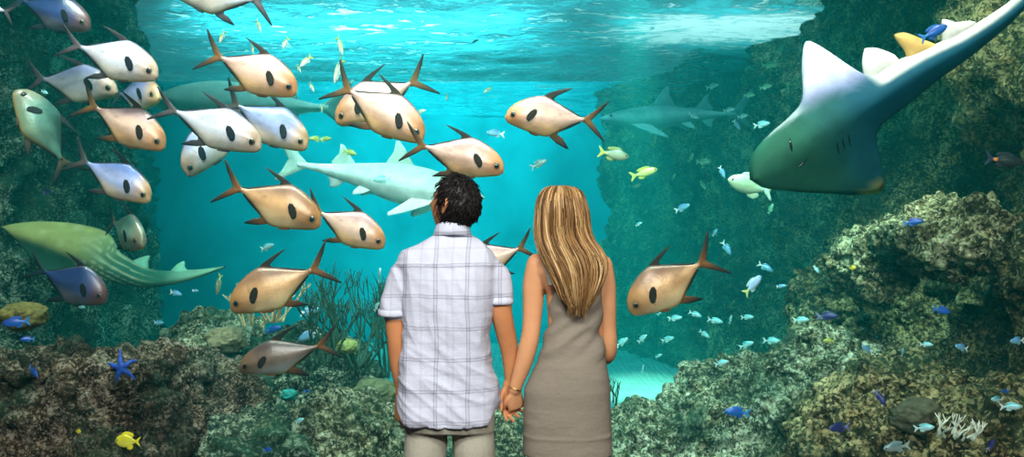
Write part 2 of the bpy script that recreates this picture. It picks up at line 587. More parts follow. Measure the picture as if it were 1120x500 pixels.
PALETTES = {
    # back, flank, belly, face, fin colour, fin tip, spot
    'peach': ((.52, .29, .30), (.86, .50, .40), (.92, .48, .22), (.80, .30, .10), (.20, .08, .02), (.02, .012, .01), (.02, .01, .006)),
    'white': ((.42, .42, .72), (.78, .70, .80), (.85, .68, .58), (.74, .44, .30), (.10, .07, .08), (.02, .015, .02), (.008, .008, .02)),
    'gold': ((.34, .15, .09), (.85, .42, .20), (.98, .62, .32), (.55, .22, .07), (.24, .08, .02), (.02, .012, .01), (.02, .01, .006)),
    'blue': ((.12, .17, .45), (.42, .42, .70), (.82, .58, .42), (.80, .42, .18), (.08, .06, .06), (.015, .015, .02), (.012, .012, .015)),
    'brown': ((.09, .05, .05), (.22, .14, .11), (.28, .25, .24), (.22, .11, .06), (.16, .06, .02), (.01, .008, .008), (.02, .012, .01)),
    'teal': ((.05, .13, .11), (.14, .28, .22), (.26, .34, .22), (.28, .26, .18), (.07, .05, .03), (.01, .012, .015), (.01, .015, .02)),
    'dusk': ((.01, .025, .11), (.03, .05, .17), (.13, .11, .15), (.15, .05, .04), (.01, .02, .04), (.006, .006, .01), (.006, .006, .008)),
}


def pose(snout, tail, Y, yaw, roll, frac):
    """World matrix and body length for a fish seen with its snout and tail stalk at the given places."""
    sx, sy = snout; tx, ty = tail
    dx, dz = (sx - tx) * Y / F, -(sy - ty) * Y / F
    l = math.hypot(dx, dz)
    a = math.radians(yaw)
    L = l / (frac * math.cos(a))
    X = Vector((dx, -l * math.tan(a), dz)).normalized()
    up = Vector((0, 0, 1))
    Yv = up.cross(X).normalized()
    Zv = X.cross(Yv).normalized()
    if roll:
        q = Matrix.Rotation(math.radians(roll), 3, X)
        Yv, Zv = q @ Yv, q @ Zv
    c = at((sx + tx) / 2, (sy + ty) / 2, Y)
    Rm = Matrix((X, Yv, Zv)).transposed().to_4x4()
    loc = c + X * (-(0.5 - frac / 2)) * L
    return Matrix.Translation(loc) @ Rm, L


def permit(snout, tail, Y, pal, label, yaw=0, roll=0, bend=0.0, deep=1.0, finlen=1.0, open_=1.0, thick=1.0):
    mw, L = pose(snout, tail, Y, yaw, roll, 0.84)
    e = empty('silver_permit', mat=mw, label=label, cat='fish', group='school of deep bodied permit fish')
    back, flank, belly, face, fin, tip, spot = PALETTES[pal]
    top = [(a, b * deep) for a, b in P_TOP]; bot = [(a, b * deep) for a, b in P_BOT]
    wid = [(a, b * thick) for a, b in P_WID]
    me = loft_body('body', L, top, bot, wid, bend=bend)

    def skin(co):
        s, z = 0.5 - co.x / L, co.z / L / deep
        c = mixc(flank, back, smooth(0.04, 0.17, z + 0.25 * max(0, s - 0.4) * 1.0))
        c = mixc(c, belly, smooth(-0.03, -0.15, z))
        c = mixc(c, face, smooth(0.30, 0.06, s) * 0.9)
        edge = abs(math.hypot(s - 0.06, z * 0.8 + 0.01) - 0.20)      # gill cover
        c = mixc(c, tuple(x * 0.62 for x in c), smooth(0.012, 0.002, edge) * smooth(-0.14, -0.05, z) * smooth(0.14, 0.06, z))
        c = mixc(c, tuple(x * 0.8 for x in c), 0.5 * smooth(0.010, 0.0, abs(z - 0.02 - 0.03 * math.sin(s * 5))) * smooth(0.25, 0.3, s))
        v_ = mnoise.noise(Vector((s * 3.5, z * 9, len(label) * 3.1)))
        c = mixc(c, tuple(x * y for x, y in zip(c, (.62, .55, .52))), smooth(0.0, 0.5, v_) * 0.75)
        c = mixc(c, tuple(x * 0.5 for x in c), smooth(0.055, 0.025, math.hypot(s - 0.088, z + 0.012)) * .8)
        rt, rb = z / max(interp(P_TOP, s), .01), z / min(interp(P_BOT, s), -.01)
        c = mixc(c, (.10, .07, .06), smooth(.90, .99, rt) * .8 * smooth(.1, .2, s))
        c = mixc(c, (.62, .30, .03) if pal != 'dusk' else c, smooth(.86, .97, rb) * .85)
        c = mixc(c, tuple(x * .55 for x in c), .6 * smooth(.012, .004, abs(z - .30 * (s - .50) * (1 if s > .5 else 0))) * smooth(.5, .55, s))
        c = mixc(c, fin, smooth(0.80, 0.87, s))
        return c
    set_skin(me, skin)
    link('body', me, M['fish_skin'], e)

    def fin_part(name, outline, root, th=0.010, lab=None, rng=0.16, colour=None, **kw):
        m_ = fin_mesh(name, L, [(a, b * deep) for a, b in outline], th, bend, root=(root[0], root[1] * deep), **kw)
        base = colour or fin
        tp = colour or tip
        set_skin(m_, lambda co: mixc(base, tp, smooth(0, rng, math.hypot(0.5 - co.x / L - root[0], co.z / L - root[1] * deep))))
        o_ = link(name, m_, M['fin_skin'], e)
        return prop(o_, lab)

    f = finlen
    fin_part('dorsal_fin', [(.35, .195), (.39, .222), (.45, .225 + .025 * f), (.55, .228 + .045 * f), (.67, .230 + .062 * f), (.71, .230 + .062 * f), (.62, .222 + .036 * f), (.545, .222 + .012 * f), (.505, .205), (.52, .18),
                            (.66, .112), (.78, .050), (.82, .032), (.80, .018), (.68, .07), (.48, .155)], (.42, .18), 0.006, rng=0.06)
    fin_part('anal_fin', [(.44, -.18), (.50, -.225), (.57, -.225 - .035 * f), (.68, -.225 - .065 * f), (.71, -.225 - .065 * f), (.63, -.215), (.575, -.19), (.58, -.165),
                          (.70, -.105), (.80, -.045), (.82, -.03), (.79, -.018), (.66, -.07), (.52, -.14)], (.51, -.165), 0.006, rng=0.16)
    o = open_
    fin_part('tail_fin', [(.82, .020), (.87, .040 * o), (.93, .090 * o), (1.02, .165 * o), (1.09, .225 * o), (1.10, .215 * o), (1.04, .130 * o), (.97, .050 * o), (.925, 0.0),
                          (.965, -.050 * o), (1.03, -.130 * o), (1.085, -.215 * o), (1.075, -.225 * o), (1.005, -.165 * o), (.92, -.090 * o), (.87, -.040 * o), (.82, -.020)],
             (.86, 0), 0.008, rng=0.20)
    for sd in (1, -1):
        fin_part('pectoral_fin', [(.225, -.045), (.235, -.005), (.265, .035), (.305, .062), (.335, .055), (.335, .015), (.305, -.035), (.262, -.075), (.235, -.070)], (.28, 0.0), 0.003,
                 ybase=sd * (.099 * thick), tilt=sd * 0.0, colour=spot, rng=0.2)
        fin_part('pelvic_fin', [(.25, -.165), (.28, -.165), (.35, -.195), (.37, -.222), (.34, -.218), (.28, -.20)], (.28, -.17), 0.006, ybase=sd * .028, rng=0.6)
        ex, ez = 0.088, -0.012 * deep
        wy = interp(wid, ex) * 0.90
        rim = ball('eye', ((0.5 - ex) * L, sd * wy * L * 0.93, ez * L), 0.036 * L, M['eye_rim'], e, sc=(1, 0.45, 1))
        ball('pupil', ((0.5 - ex) * L, sd * wy * L * 0.93 + sd * 0.0065 * L, ez * L), 0.027 * L, M['eye_black'], rim, sc=(1, 0.45, 1))
    mo = ball('mouth', ((0.5 - 0.018) * L, 0, -0.068 * L * deep), 0.016 * L, M['eye_rim'], e, sc=(1.2, 1.6, 0.35))
    return e


PERMITS = [
    # snout, tail stalk, distance, palette, label, options
    ((100, 27), (27, 2), 6.3, 'dusk', 'dark slate blue fish cut by the top edge above the bright white one', dict(thick=1.1)),
    ((174, 80), (89, 52), 6.0, 'white', 'bright white fish with dark tail, uppermost of the white fish', dict(open_=.8, deep=.98)),
    ((129, 97), (46, 86), 6.6, 'white', 'pale bluish white fish half hidden below the bright white one', dict(deep=.95, bend=.15)),
    ((184, 106), (122, 100), 7.2, 'blue', 'blue grey fish behind the snout of the bright white fish', dict(yaw=35)),
    ((26, 98), (63, 172), 6.2, 'teal', 'greenish fish swimming steeply upward along the rock wall', dict(roll=15, yaw=10, bend=-.1)),
    ((182, 158), (106, 119), 6.1, 'peach', 'pinkish fish with dark side spot just above the blue backed one', dict()),
    ((166, 216), (96, 179), 6.15, 'blue', 'blue backed fish with orange face, lowest in its corner of the school', dict()),
    ((287, 158), (194, 123), 6.0, 'white', 'gleaming white violet fish with blue tail at the middle of the school', dict(open_=.8, deep=.9)),
    ((338, 158), (262, 117), 6.5, 'blue', 'blue and orange fish close behind the gleaming white violet one', dict(thick=1.05)),
    ((205, 190), (252, 125), 6.9, 'white', 'pale violet fish diving nose down below the gleaming white violet one', dict(yaw=15)),
    ((326, 98), (243, 64), 6.0, 'peach', 'cream fish with brown tail above the long hazy shape', dict()),
    ((188, -16), (276, 0), 6.2, 'white', 'white fish cut off by the top edge, only belly and tail showing', dict()),
    ((465, 149), (384, 101), 6.2, 'peach', 'large cream fish in front of another one, before the pale shark', dict()),
    ((366, 130), (448, 92), 6.8, 'peach', 'cream fish facing the opposite way behind the large cream one', dict()),
    ((552, 183), (466, 161), 5.9, 'peach', 'cream fish with orange belly right above the head of the man', dict(deep=.95)),
    ((553, 124), (638, 131), 6.0, 'peach', 'pink fish alone in open water with black tail and long black dorsal fin', dict(deep=.98, finlen=1.7)),
    ((352, 242), (264, 208), 5.9, 'gold', 'golden brown fish with its snout touching the tail of the next', dict()),
    ((422, 266), (352, 234), 6.2, 'peach', 'pale cream fish following nose down beside the shoulder of the man', dict()),
    ((251, 334), (339, 297), 5.9, 'gold', 'shining copper fish nose down above the branching corals', dict()),
    ((261, 401), (345, 380), 5.6, 'brown', 'grey brown fish in front of the reef mound', dict(deep=.84, bend=-.12, finlen=1.6)),
    ((686, 337), (764, 290), 5.8, 'gold', 'copper fish with bluish back facing down beside the woman', dict(deep=1.1)),
    ((500, 296), (566, 273), 6.0, 'peach', 'orange fish mostly hidden behind the shoulder of the man, black tail showing', dict()),
    ((168, 264), (114, 244), 6.0, 'teal', 'round turquoise fish in front of the green guitarfish', dict(yaw=42, thick=1.05)),
    ((118, 325), (50, 298), 6.0, 'dusk', 'dark blue fish with reddish face hovering just above the brown ledge', dict(open_=.7, deep=1.15)),
    ((-44, -4), (4, 12), 6.2, 'white', 'white fish leaving through the upper corner, only its rear showing', dict()),
]
for sn, tl, Y, pal, lab, opt in PERMITS:
    permit(sn, tl, Y, pal, lab, **opt)


# ================================================================== sharks and rays
S_TOP = [(0, .004), (.03, .022), (.10, .048), (.20, .070), (.34, .085), (.48, .080), (.62, .058), (.76, .034), (.87, .018), (.95, .014)]
S_BOT = [(0, -.004), (.03, -.020), (.10, -.042), (.20, -.070), (.34, -.092), (.48, -.085), (.62, -.055), (.76, -.030), (.87, -.015), (.95, -.012)]
S_WID = [(0, .01), (.03, .034), (.10, .060), (.20, .080), (.34, .088), (.48, .075), (.62, .050), (.76, .028), (.87, .014), (.95, .010)]


def shark(snout, tail, Y, back, belly, label, group=None, yaw=0, roll=0, bend=0.0, fat=1.0):
    mw, L = pose(snout, tail, Y, yaw, roll, 0.92)
    e = empty('reef_shark', mat=mw, label=label, cat='shark', group=group)
    sc = lambda q: [(a, b * fat) for a, b in q]
    me = loft_body('body', L, sc(S_TOP), sc(S_BOT), sc(S_WID), 60, 28, bend, 0, .95, 1.0)
    set_skin(me, lambda co: mixc(belly, back, smooth(-0.01, 0.05, co.z / L + 0.02 * mnoise.noise(co * (9 / L)))))
    link('body', me, M['ray_skin'], e)

    def fp(name, outline, root, col, **kw):
        m_ = fin_mesh(name, L, outline, .008, bend, root=root, **kw)
        set_skin(m_, lambda co: col)
        link(name, m_, M['ray_skin'], e)
    fp('dorsal_fin', [(.36, .075), (.40, .125), (.44, .175), (.47, .205), (.49, .205), (.49, .15), (.52, .085), (.53, .068), (.46, .06)], (.45, .075), back)
    fp('dorsal_fin', [(.66, .045), (.70, .085), (.74, .135), (.76, .140), (.76, .09), (.79, .045), (.78, .025), (.70, .03)], (.73, .04), back)
    fp('tail_fin', [(.90, .012), (.95, .05), (1.01, .12), (1.07, .17), (1.085, .16), (1.05, .09), (1.0, .02), (1.02, -.04), (1.05, -.09), (1.04, -.10), (.98, -.06), (.91, -.012)], (.94, 0), back)
    fp('anal_fin', [(.70, -.035), (.74, -.075), (.775, -.085), (.78, -.06), (.80, -.024), (.75, -.02)], (.75, -.03), belly)
    for sd in (1, -1):
        fp('pectoral_fin', [(.20, -.05), (.25, -.085), (.33, -.135), (.40, -.165), (.41, -.15), (.37, -.10), (.34, -.06), (.27, -.045)], (.27, -.05), belly, ybase=sd * .06, tilt=-sd * 1.5)
        fp('pelvic_fin', [(.55, -.055), (.59, -.085), (.64, -.10), (.64, -.075), (.62, -.045), (.58, -.045)], (.59, -.05), belly, ybase=sd * .03, tilt=-sd * .8)
        ball('eye', (.43 * L, sd * .052 * L, .014 * L), .008 * L, M['eye_black'], e)


shark((530, 217), (334, 181), 9.5, (.70, .82, .70), (1.0, 1.0, .95), 'pale greenish white shark swimming toward the head of the man', yaw=8, fat=1.15, bend=-.15)
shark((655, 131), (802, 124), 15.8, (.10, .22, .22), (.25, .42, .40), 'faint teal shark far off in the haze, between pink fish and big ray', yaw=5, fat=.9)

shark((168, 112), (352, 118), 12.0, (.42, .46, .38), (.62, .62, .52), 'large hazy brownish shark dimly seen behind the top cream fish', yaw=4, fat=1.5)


def ray(name, path, Y, up, lo, spine, skin, label, curl, fins, total_px, dark=None, lean=0.0):
    """A flat-bodied fish: an outline above and below a curved centreline, thick along the spine, its disc banked
    towards the viewer.  path: centreline in the photograph's frame; widths are fractions of the length."""
    k_ = Y / F
    L = total_px * k_
    px = [(i / (len(path) - 1), p[0]) for i, p in enumerate(path)]
    pz = [(i / (len(path) - 1), p[1]) for i, p in enumerate(path)]
    c = at(path[len(path) // 2][0], path[len(path) // 2][1], Y)

    def P(s, q, h):
        """s along, q sideways (up is positive), h towards the viewer, all as fractions of L."""
        e_ = 1e-3
        a = at(interp(px, s), interp(pz, s), Y) - c
        b = at(interp(px, min(1, s + e_)), interp(pz, min(1, s + e_)), Y) - at(interp(px, max(0, s - e_)), interp(pz, max(0, s - e_)), Y)
        b.normalize()
        n_ = Vector((b.z, 0, -b.x))
        if n_.z < 0: n_ = -n_
        dy = lean * q + curl * q * q * (1 if q > 0 else 1.4)
        return a + n_ * (q * L) + Vector((0, (dy - h) * L, 0))
    e = empty(name, loc=c, label=label, cat='ray')
    ns, nq = 110, 20
    vs, fs, info = [], [], []
    for i in range(ns + 1):
        s = i / ns
        s = s ** 1.1
        wu, wl, (bw, th) = max(interp(up, s), .002), max(interp(lo, s), .002), interp2(spine, s)
        for side in (1, -1):
            for j in range(nq + 1):
                r = -1 + 2 * j / nq
                q = r * (wu if r > 0 else wl)
                h = side * (th * math.exp(-(q / bw) ** 2) * math.sqrt(max(0, 1 - r * r)) + 0.012 * math.sqrt(max(0, 1 - r ** 4)))
                vs.append(P(s, q, h)); info.append((s, q, side))
    row = 2 * (nq + 1)
    for i in range(ns):
        for sd in range(2):
            for j in range(nq):
                a = i * row + sd * (nq + 1) + j
                f = (a, a + 1, a + 1 + row, a + row)
                fs.append(f if sd else f[::-1])
    me = mesh('body', vs, fs)
    cl = {}
    at_ = me.color_attributes.new('skin', 'FLOAT_COLOR', 'POINT')
    d = np.ones((len(vs), 4), dtype=np.float32)
    for i, (s, q, sd) in enumerate(info):
        d[i, :3] = skin(s, q, sd)
    at_.data.foreach_set('color', d.ravel())
    bm = bmesh.new(); bm.from_mesh(me)
    bmesh.ops.remove_doubles(bm, verts=bm.verts, dist=L * 1e-4)
    bmesh.ops.recalc_face_normals(bm, faces=bm.faces[:])
    bm.to_mesh(me); bm.free()
    link('body', me, M['ray_skin'], e)
    for nm, outline, col, lab in fins:
        bm = bmesh.new()
        cs = sum(o_[0] for o_ in outline) / len(outline); cq = sum(o_[1] for o_ in outline) / len(outline)
        A = [bm.verts.new(P(s, q, .003)) for s, q in outline]
        B = [bm.verts.new(P(s, q, -.003)) for s, q in outline]
        ca, cb = bm.verts.new(P(cs, cq, .014)), bm.verts.new(P(cs, cq, -.014))
        for i in range(len(A)):
            j = (i + 1) % len(A)
            bm.faces.new((A[i], A[j], ca)); bm.faces.new((B[j], B[i], cb)); bm.faces.new((A[i], B[i], B[j], A[j]))
        bmesh.ops.recalc_face_normals(bm, faces=bm.faces[:])
        bmesh.ops.subdivide_edges(bm, edges=bm.edges[:], cuts=2, use_grid_fill=True, smooth=0.3)
        m_ = bpy.data.meshes.new(nm); bm.to_mesh(m_); bm.free()
        set_skin(m_, lambda co: col)
        prop(link(nm, m_, M['ray_skin'], e), lab)
    return e, P, L


def interp2(t_, s):
    return interp([(a, b) for a, b, c in t_], s), interp([(a, c) for a, b, c in t_], s)


TEALSKIN, GREENSKIN, WHITESKIN, VIOLET = (.005, .07, .12), (.02, .105, .065), (.86, .74, .70), (.55, .46, .80)


def big_skin(s, q, sd):
    n_ = mnoise.noise(Vector((s * 9, q * 9, 1)))
    c = mixc(GREENSKIN, TEALSKIN, smooth(.12, .40, s + 0.06 * n_))
    # paler violet and white along the upper wing and the tail
    wing = smooth(.085, .15, q + .02 * n_) * smooth(.46, .42, s)
    c = mixc(c, VIOLET, smooth(.05, .12, q + .02 * n_) * smooth(.20, .28, s) * smooth(.46, .42, s) * .8)
    c = mixc(c, (.80, .76, .92), wing)
    tail = smooth(.42, .46, s) * smooth(.006, .022, q - .012 * smooth(.8, .5, s))
    c = mixc(c, WHITESKIN, tail)
    rim = smooth(-.205, -.235, q) * smooth(.33, .2, abs(s - .25))
    c = mixc(c, (.55, .50, .08), rim)
    c = mixc(c, (.6, .6, .66), smooth(.25, .2, s) * smooth(.05, .08, s) * smooth(.072, .085, q) * .7)
    return c


BIG_UP = [(0, 0), (.012, .030), (.05, .062), (.12, .080), (.20, .090), (.25, .110), (.30, .190), (.335, .234), (.352, .238), (.372, .205), (.41, .115), (.44, .066), (.50, .062), (.60, .048), (.75, .036), (.90, .026), (.97, .022), (1, .010)]
BIG_LO = [(0, 0), (.012, .035), (.07, .085), (.14, .140), (.22, .205), (.28, .238), (.315, .242), (.335, .215), (.355, .130), (.38, .085), (.44, .070), (.50, .064), (.60, .050), (.75, .034), (.90, .020), (.97, .014), (1, .008)]
BIG_SP = [(0, .06, .010), (.08, .08, .025), (.2, .08, .036), (.35, .06, .042), (.5, .05, .042), (.7, .04, .030), (.9, .022, .018), (1, .01, .008)]
big, BP, BL = ray('giant_guitarfish',
    [(822, 196), (868, 166), (914, 134), (960, 106), (1008, 76), (1054, 50), (1100, 18), (1140, -18)], 6.0,
    BIG_UP, BIG_LO, BIG_SP, big_skin, 'huge bowmouth guitarfish banking over the rock wall, teal with pale upper fin', 0.55, [
        ('pelvic_fin', [(.425, .055), (.445, .105), (.475, .135), (.50, .120), (.53, .075), (.53, .045), (.46, .035)], WHITESKIN, 'creamy white pelvic fin'),
        ('dorsal_fin', [(.545, .020), (.560, .070), (.560, .125), (.585, .115), (.62, .070), (.65, .028), (.60, .000)], (.85, .45, .14), 'orange tan dorsal fin'),
        ('dorsal_fin', [(.665, .030), (.69, .080), (.705, .095), (.73, .070), (.78, .038), (.74, .020)], WHITESKIN, 'small creamy dorsal fin'),
        ('tail_fin', [(.90, .02), (.93, .07), (.985, .13), (1.0, .12), (1.0, .03), (1.0, -.05), (.97, -.03), (.92, -.012)], WHITESKIN, None),
    ], 385)


def slit(parent, P, L, pts, r, name='gill_slit', mat='eye_black'):
    bm = bmesh.new()
    prev = None
    for i, (s, q, h) in enumerate(pts):
        rr = r * L * math.sin(PI * (i + .5) / len(pts))
        c = P(s, q, h)
        ring = [bm.verts.new(c + Vector((math.cos(a) * rr, math.sin(a) * rr * .6, math.sin(a) * rr))) for a in [2 * PI * k / 6 for k in range(6)]]
        if prev:
            for k in range(6):
                bm.faces.new((prev[k], prev[(k + 1) % 6], ring[(k + 1) % 6], ring[k]))
        prev = ring
    m_ = bpy.data.meshes.new(name); bm.to_mesh(m_); bm.free()
    link(name, m_, M[mat], parent)


slit(big, BP, BL, [(.122 + .0035 * i, -.004 + .0075 * i, .040) for i in range(7)], .0042, 'mouth')
slit(big, BP, BL, [(.118 + .007 * i, -.040 + .0015 * i, .038) for i in range(6)], .0032, 'nostril')
for k in range(3):
    slit(big, BP, BL, [(.235 + .02 * k + .003 * i, -.075 + .012 * i, .030 + .003 * i) for i in range(4)], .0022)


def shovel_skin(s, q, sd):
    n_ = mnoise.noise(Vector((s * 14, q * 25, 5)))
    c = mixc((.34, .36, .12), (.03, .17, .11), smooth(.35, .62, s + .05 * n_))
    c = mixc(c, (.46, .48, .24), smooth(0.15, .6, n_) * .7 * smooth(.55, .3, s))
    c = mixc(c, (.02, .08, .05), smooth(-.012, -.045, q) * smooth(.62, .5, s))
    st = smooth(.006, .002, abs(q - .015 + .1 * (s - .45)) % .02)
    c = mixc(c, (.45, .52, .34), st * smooth(.38, .5, s) * smooth(.78, .62, s))
    c = mixc(c, (.20, .40, .28), smooth(.75, .85, s) * .8)
    return c


SH_UP = [(0, 0), (.03, .016), (.10, .036), (.20, .062), (.32, .088), (.42, .098), (.47, .085), (.52, .058), (.60, .046), (.70, .036), (.85, .026), (.94, .012), (1, .003)]
SH_LO = [(0, 0), (.03, .014), (.10, .045), (.20, .092), (.32, .135), (.42, .150), (.47, .125), (.52, .080), (.60, .056), (.70, .042), (.85, .024), (.94, .012), (1, .003)]
SH_SP = [(0, .03, .008), (.1, .04, .03), (.3, .06, .05), (.5, .05, .05), (.7, .04, .035), (.9, .02, .014), (1, .01, .006)]
ray('shovelnose_guitarfish', [(4, 248), (34, 254), (66, 264), (98, 277), (130, 293), (164, 304), (204, 302), (246, 292)], 7.6,
    SH_UP, SH_LO, SH_SP, shovel_skin, 'long yellow green guitarfish gliding under the round turquoise fish', 0.5, [
        ('dorsal_fin', [(.60, .03), (.63, .07), (.66, .085), (.67, .06), (.69, .03), (.65, .02)], (.2, .5, .35), None),
        ('dorsal_fin', [(.79, .02), (.815, .055), (.84, .065), (.845, .04), (.86, .018), (.82, .01)], (.2, .5, .35), None),
    ], 258, lean=0.7)


# ================================================================== small fish
R_TOP = [(0, 0), (.03, .05), (.10, .105), (.22, .150), (.36, .165), (.52, .140), (.66, .085), (.76, .045), (.80, .038)]
R_BOT = [(0, -.01), (.03, -.05), (.10, -.100), (.22, -.145), (.36, -.160), (.52, -.140), (.66, -.085), (.76, -.045), (.80, -.038)]
R_WID = [(0, .015), (.05, .05), (.2, .075), (.4, .07), (.6, .04), (.8, .012)]

KINDS = {   # body back, belly, tail, deep, category
    'yellowtail': ((.60, .66, .62), (.92, .95, .88), (.85, .72, .08), .80),
    'chromis': ((.20, .62, .68), (.62, .92, .90), (.70, .92, .90), .95),
    'whitetail': ((.12, .34, .62), (.30, .66, .85), (.90, .95, .95), .95),
    'cobalt': ((.01, .06, .35), (.02, .16, .60), (.05, .25, .65), .95),
    'indigo': ((.02, .02, .12), (.05, .05, .25), (.25, .25, .50), .95),
    'green': ((.10, .42, .28), (.35, .66, .42), (.30, .60, .40), 1.0),
    'grey': ((.12, .22, .24), (.32, .40, .36), (.40, .50, .42), .95),
    'lemon': ((.80, .68, .02), (.95, .84, .08), (.90, .78, .05), 1.6),
    'lime': ((.42, .50, .08), (.70, .78, .25), (.60, .70, .15), .9),
    'lilac': ((.35, .45, .85), (.62, .72, .95), (.80, .80, .10), 1.0),
    'olive': ((.13, .16, .10), (.40, .38, .22), (.65, .62, .10), 1.05),
    'jade': ((.45, .70, .45), (.55, .80, .50), (.50, .85, .70), 1.15),
    'night': ((.01, .03, .03), (.02, .05, .05), (.03, .06, .10), .9),
}
T_OUT = [(.77, .03), (.84, .075), (.93, .15), (1.0, .20), (.99, .13), (.93, .03), (.925, 0), (.93, -.03), (.99, -.13), (1.0, -.20), (.93, -.15), (.84, -.075), (.77, -.03)]
D_OUT = [(.22, .12), (.28, .20), (.40, .235), (.55, .23), (.68, .20), (.74, .15), (.68, .09), (.5, .11), (.3, .12)]
A_OUT = [(.42, -.12), (.50, -.20), (.62, -.22), (.72, -.17), (.72, -.11), (.66, -.07), (.5, -.1)]


def kind_skin(kind, lat=0):
    back, belly, tail, deep = KINDS[kind]

    def f(co):
        s, z = 0.5 - co.x, co.z / deep
        c = mixc(belly, back, smooth(-.06, .09, z))
        c = mixc(c, tail, smooth(.66, .80, s))
        if abs(math.hypot(s - .10, z - .02)) < .03:
            c = (.01, .01, .01)
        if kind == 'yellowtail':
            c = mixc(c, tail, smooth(.10, .16, z))
        return c
    return f


def tiny_mesh(kind):
    """A fish too small in the photograph to show its parts: one mesh of unit length."""
    deep = KINDS[kind][3]
    sc = lambda q: [(a, b * deep) for a, b in q]
    bm = bmesh.new()
    parts = [loft_body('t', 1, sc(R_TOP), sc(R_BOT), R_WID, 18, 12, 0, 0, .80)]
    for out, root in ((T_OUT, (.82, 0)), (D_OUT, (.45, .13)), (A_OUT, (.58, -.12))):
        parts.append(fin_mesh('t', 1, [(a, b * (deep if root[1] else 1)) for a, b in out], .012, root=(root[0], root[1] * deep)))
    for m_ in parts:
        bm.from_mesh(m_)
        bpy.data.meshes.remove(m_)
    me = bpy.data.meshes.new('tiny_' + kind)
    bm.to_mesh(me); bm.free()
    set_skin(me, kind_skin(kind))
    return me


NAMES = {'lemon': 'yellow_tang', 'chromis': 'pale_chromis', 'whitetail': 'blue_chromis', 'cobalt': 'blue_damselfish', 'indigo': 'dark_damselfish',
         'yellowtail': 'yellowtail_fish', 'green': 'green_chromis', 'grey': 'grey_reef_fish', 'lime': 'lime_wrasse', 'lilac': 'lilac_fish', 'olive': 'olive_rabbitfish', 'jade': 'jade_unicornfish',
         'night': 'dark_surgeonfish'}
PROTO = {}


def tiny(kind, x, y, Y, length, ang, label, group, yaw=20):
    a = math.radians(ang)
    h = length * .45
    mw, L = pose((x + math.cos(a) * h, y - math.sin(a) * h), (x - math.cos(a) * h, y + math.sin(a) * h), Y, yaw, 0, 0.9)
    if kind not in PROTO:
        o = link(NAMES[kind], tiny_mesh(kind), M['fish_skin'])
        PROTO[kind] = o
    else:
        o = PROTO[kind].copy()
        COL.objects.link(o)
    o.matrix_world = mw @ Matrix.Diagonal((L, L, L, 1))
    return prop(o, label, 'fish', group)


def medium(kind, snout, tail, Y, label, yaw=0, spot=None):
    mw, L = pose(snout, tail, Y, yaw, 0, 0.80)
    e = empty(NAMES[kind], mat=mw, label=label, cat='fish')
    deep = KINDS[kind][3]
    sc = lambda q: [(a, b * deep) for a, b in q]
    sk = kind_skin(kind)
    me = loft_body('body', L, sc(R_TOP), sc(R_BOT), R_WID, 30, 20, 0, 0, .80)

    def body_skin(co):
        c = sk(co / L)
        if spot and math.hypot(.5 - co.x / L - .74, co.z / L) < .05: c = spot
        return c
    set_skin(me, body_skin)
    link('body', me, M['fish_skin'], e)
    for nm, out, root in (('tail_fin', T_OUT, (.82, 0)), ('dorsal_fin', D_OUT, (.45, .13)), ('anal_fin', A_OUT, (.58, -.12))):
        m_ = fin_mesh(nm, L, [(a, b * (deep if root[1] else 1)) for a, b in out], .010, root=(root[0], root[1] * deep))
        set_skin(m_, lambda co: mixc(KINDS[kind][0], KINDS[kind][2], .8 if nm == 'tail_fin' else .3))
        link(nm, m_, M['fin_skin'], e)
    for sd in (1, -1):
        ball('eye', (.41 * L, sd * .052 * L, .02 * L * deep), .020 * L, M['eye_black'], e, 8, (1, .6, 1))
    return e


medium('jade', (796, 196), (836, 208), 6.8, 'pale jade green fish at the rounded snout of the huge ray')
medium('olive', (688, 172), (661, 167), 8.0, 'olive grey fish with yellow tail, snout to the right, above the lime one')
medium('lime', (719, 185), (695, 192), 8.0, 'bright lime fish below the olive grey one')
medium('grey', (598, 175), (584, 182), 8.0, 'small grey fish alone above the hair of the woman')
medium('lilac', (833, 302), (817, 318), 7.6, 'lilac blue fish with vivid yellow tail, nose up', yaw=-15)
medium('lemon', (126, 482), (148, 483), 5.05, 'bright yellow tang against the brown ledge')
medium('night', (1120, 178), (1086, 174), 5.0, 'dark surgeonfish with an orange tail spot, at the picture edge', spot=(.9, .3, .05))
medium('cobalt', (1036, 28), (1012, 40), 5.7, 'blue fish hovering over the white dorsal fins of the huge ray')
medium('cobalt', (3, 354), (26, 352), 5.0, 'blue fish above the brown ledge at the picture edge', yaw=10)
medium('whitetail', (350, 338), (332, 342), 7.0, 'sky blue fish just beneath the copper fish')
medium('cobalt', (792, 450), (815, 452), 6.2, 'dark blue fish in front of the bright rock slope')
medium('grey', (966, 491), (990, 488), 5.0, 'slate violet fish at the bottom edge below the white coral')
medium('cobalt', (1040, 342), (1024, 338), 5.6, 'dark blue fish beneath the sunlit cream rock shelf')
medium('yellowtail', (367, 92), (372, 68), 7.6, 'white fish with yellow tail beside the tail of the large cream fish', yaw=25)
medium('chromis', (408, 197), (424, 196), 8.6, 'small pale blue fish crossing in front of the pale shark')
medium('cobalt', (308, 358), (293, 362), 6.8, 'blue fish among the branching corals')
medium('whitetail', (326, 372), (345, 364), 6.8, 'turquoise fish behind the grey brown fish')

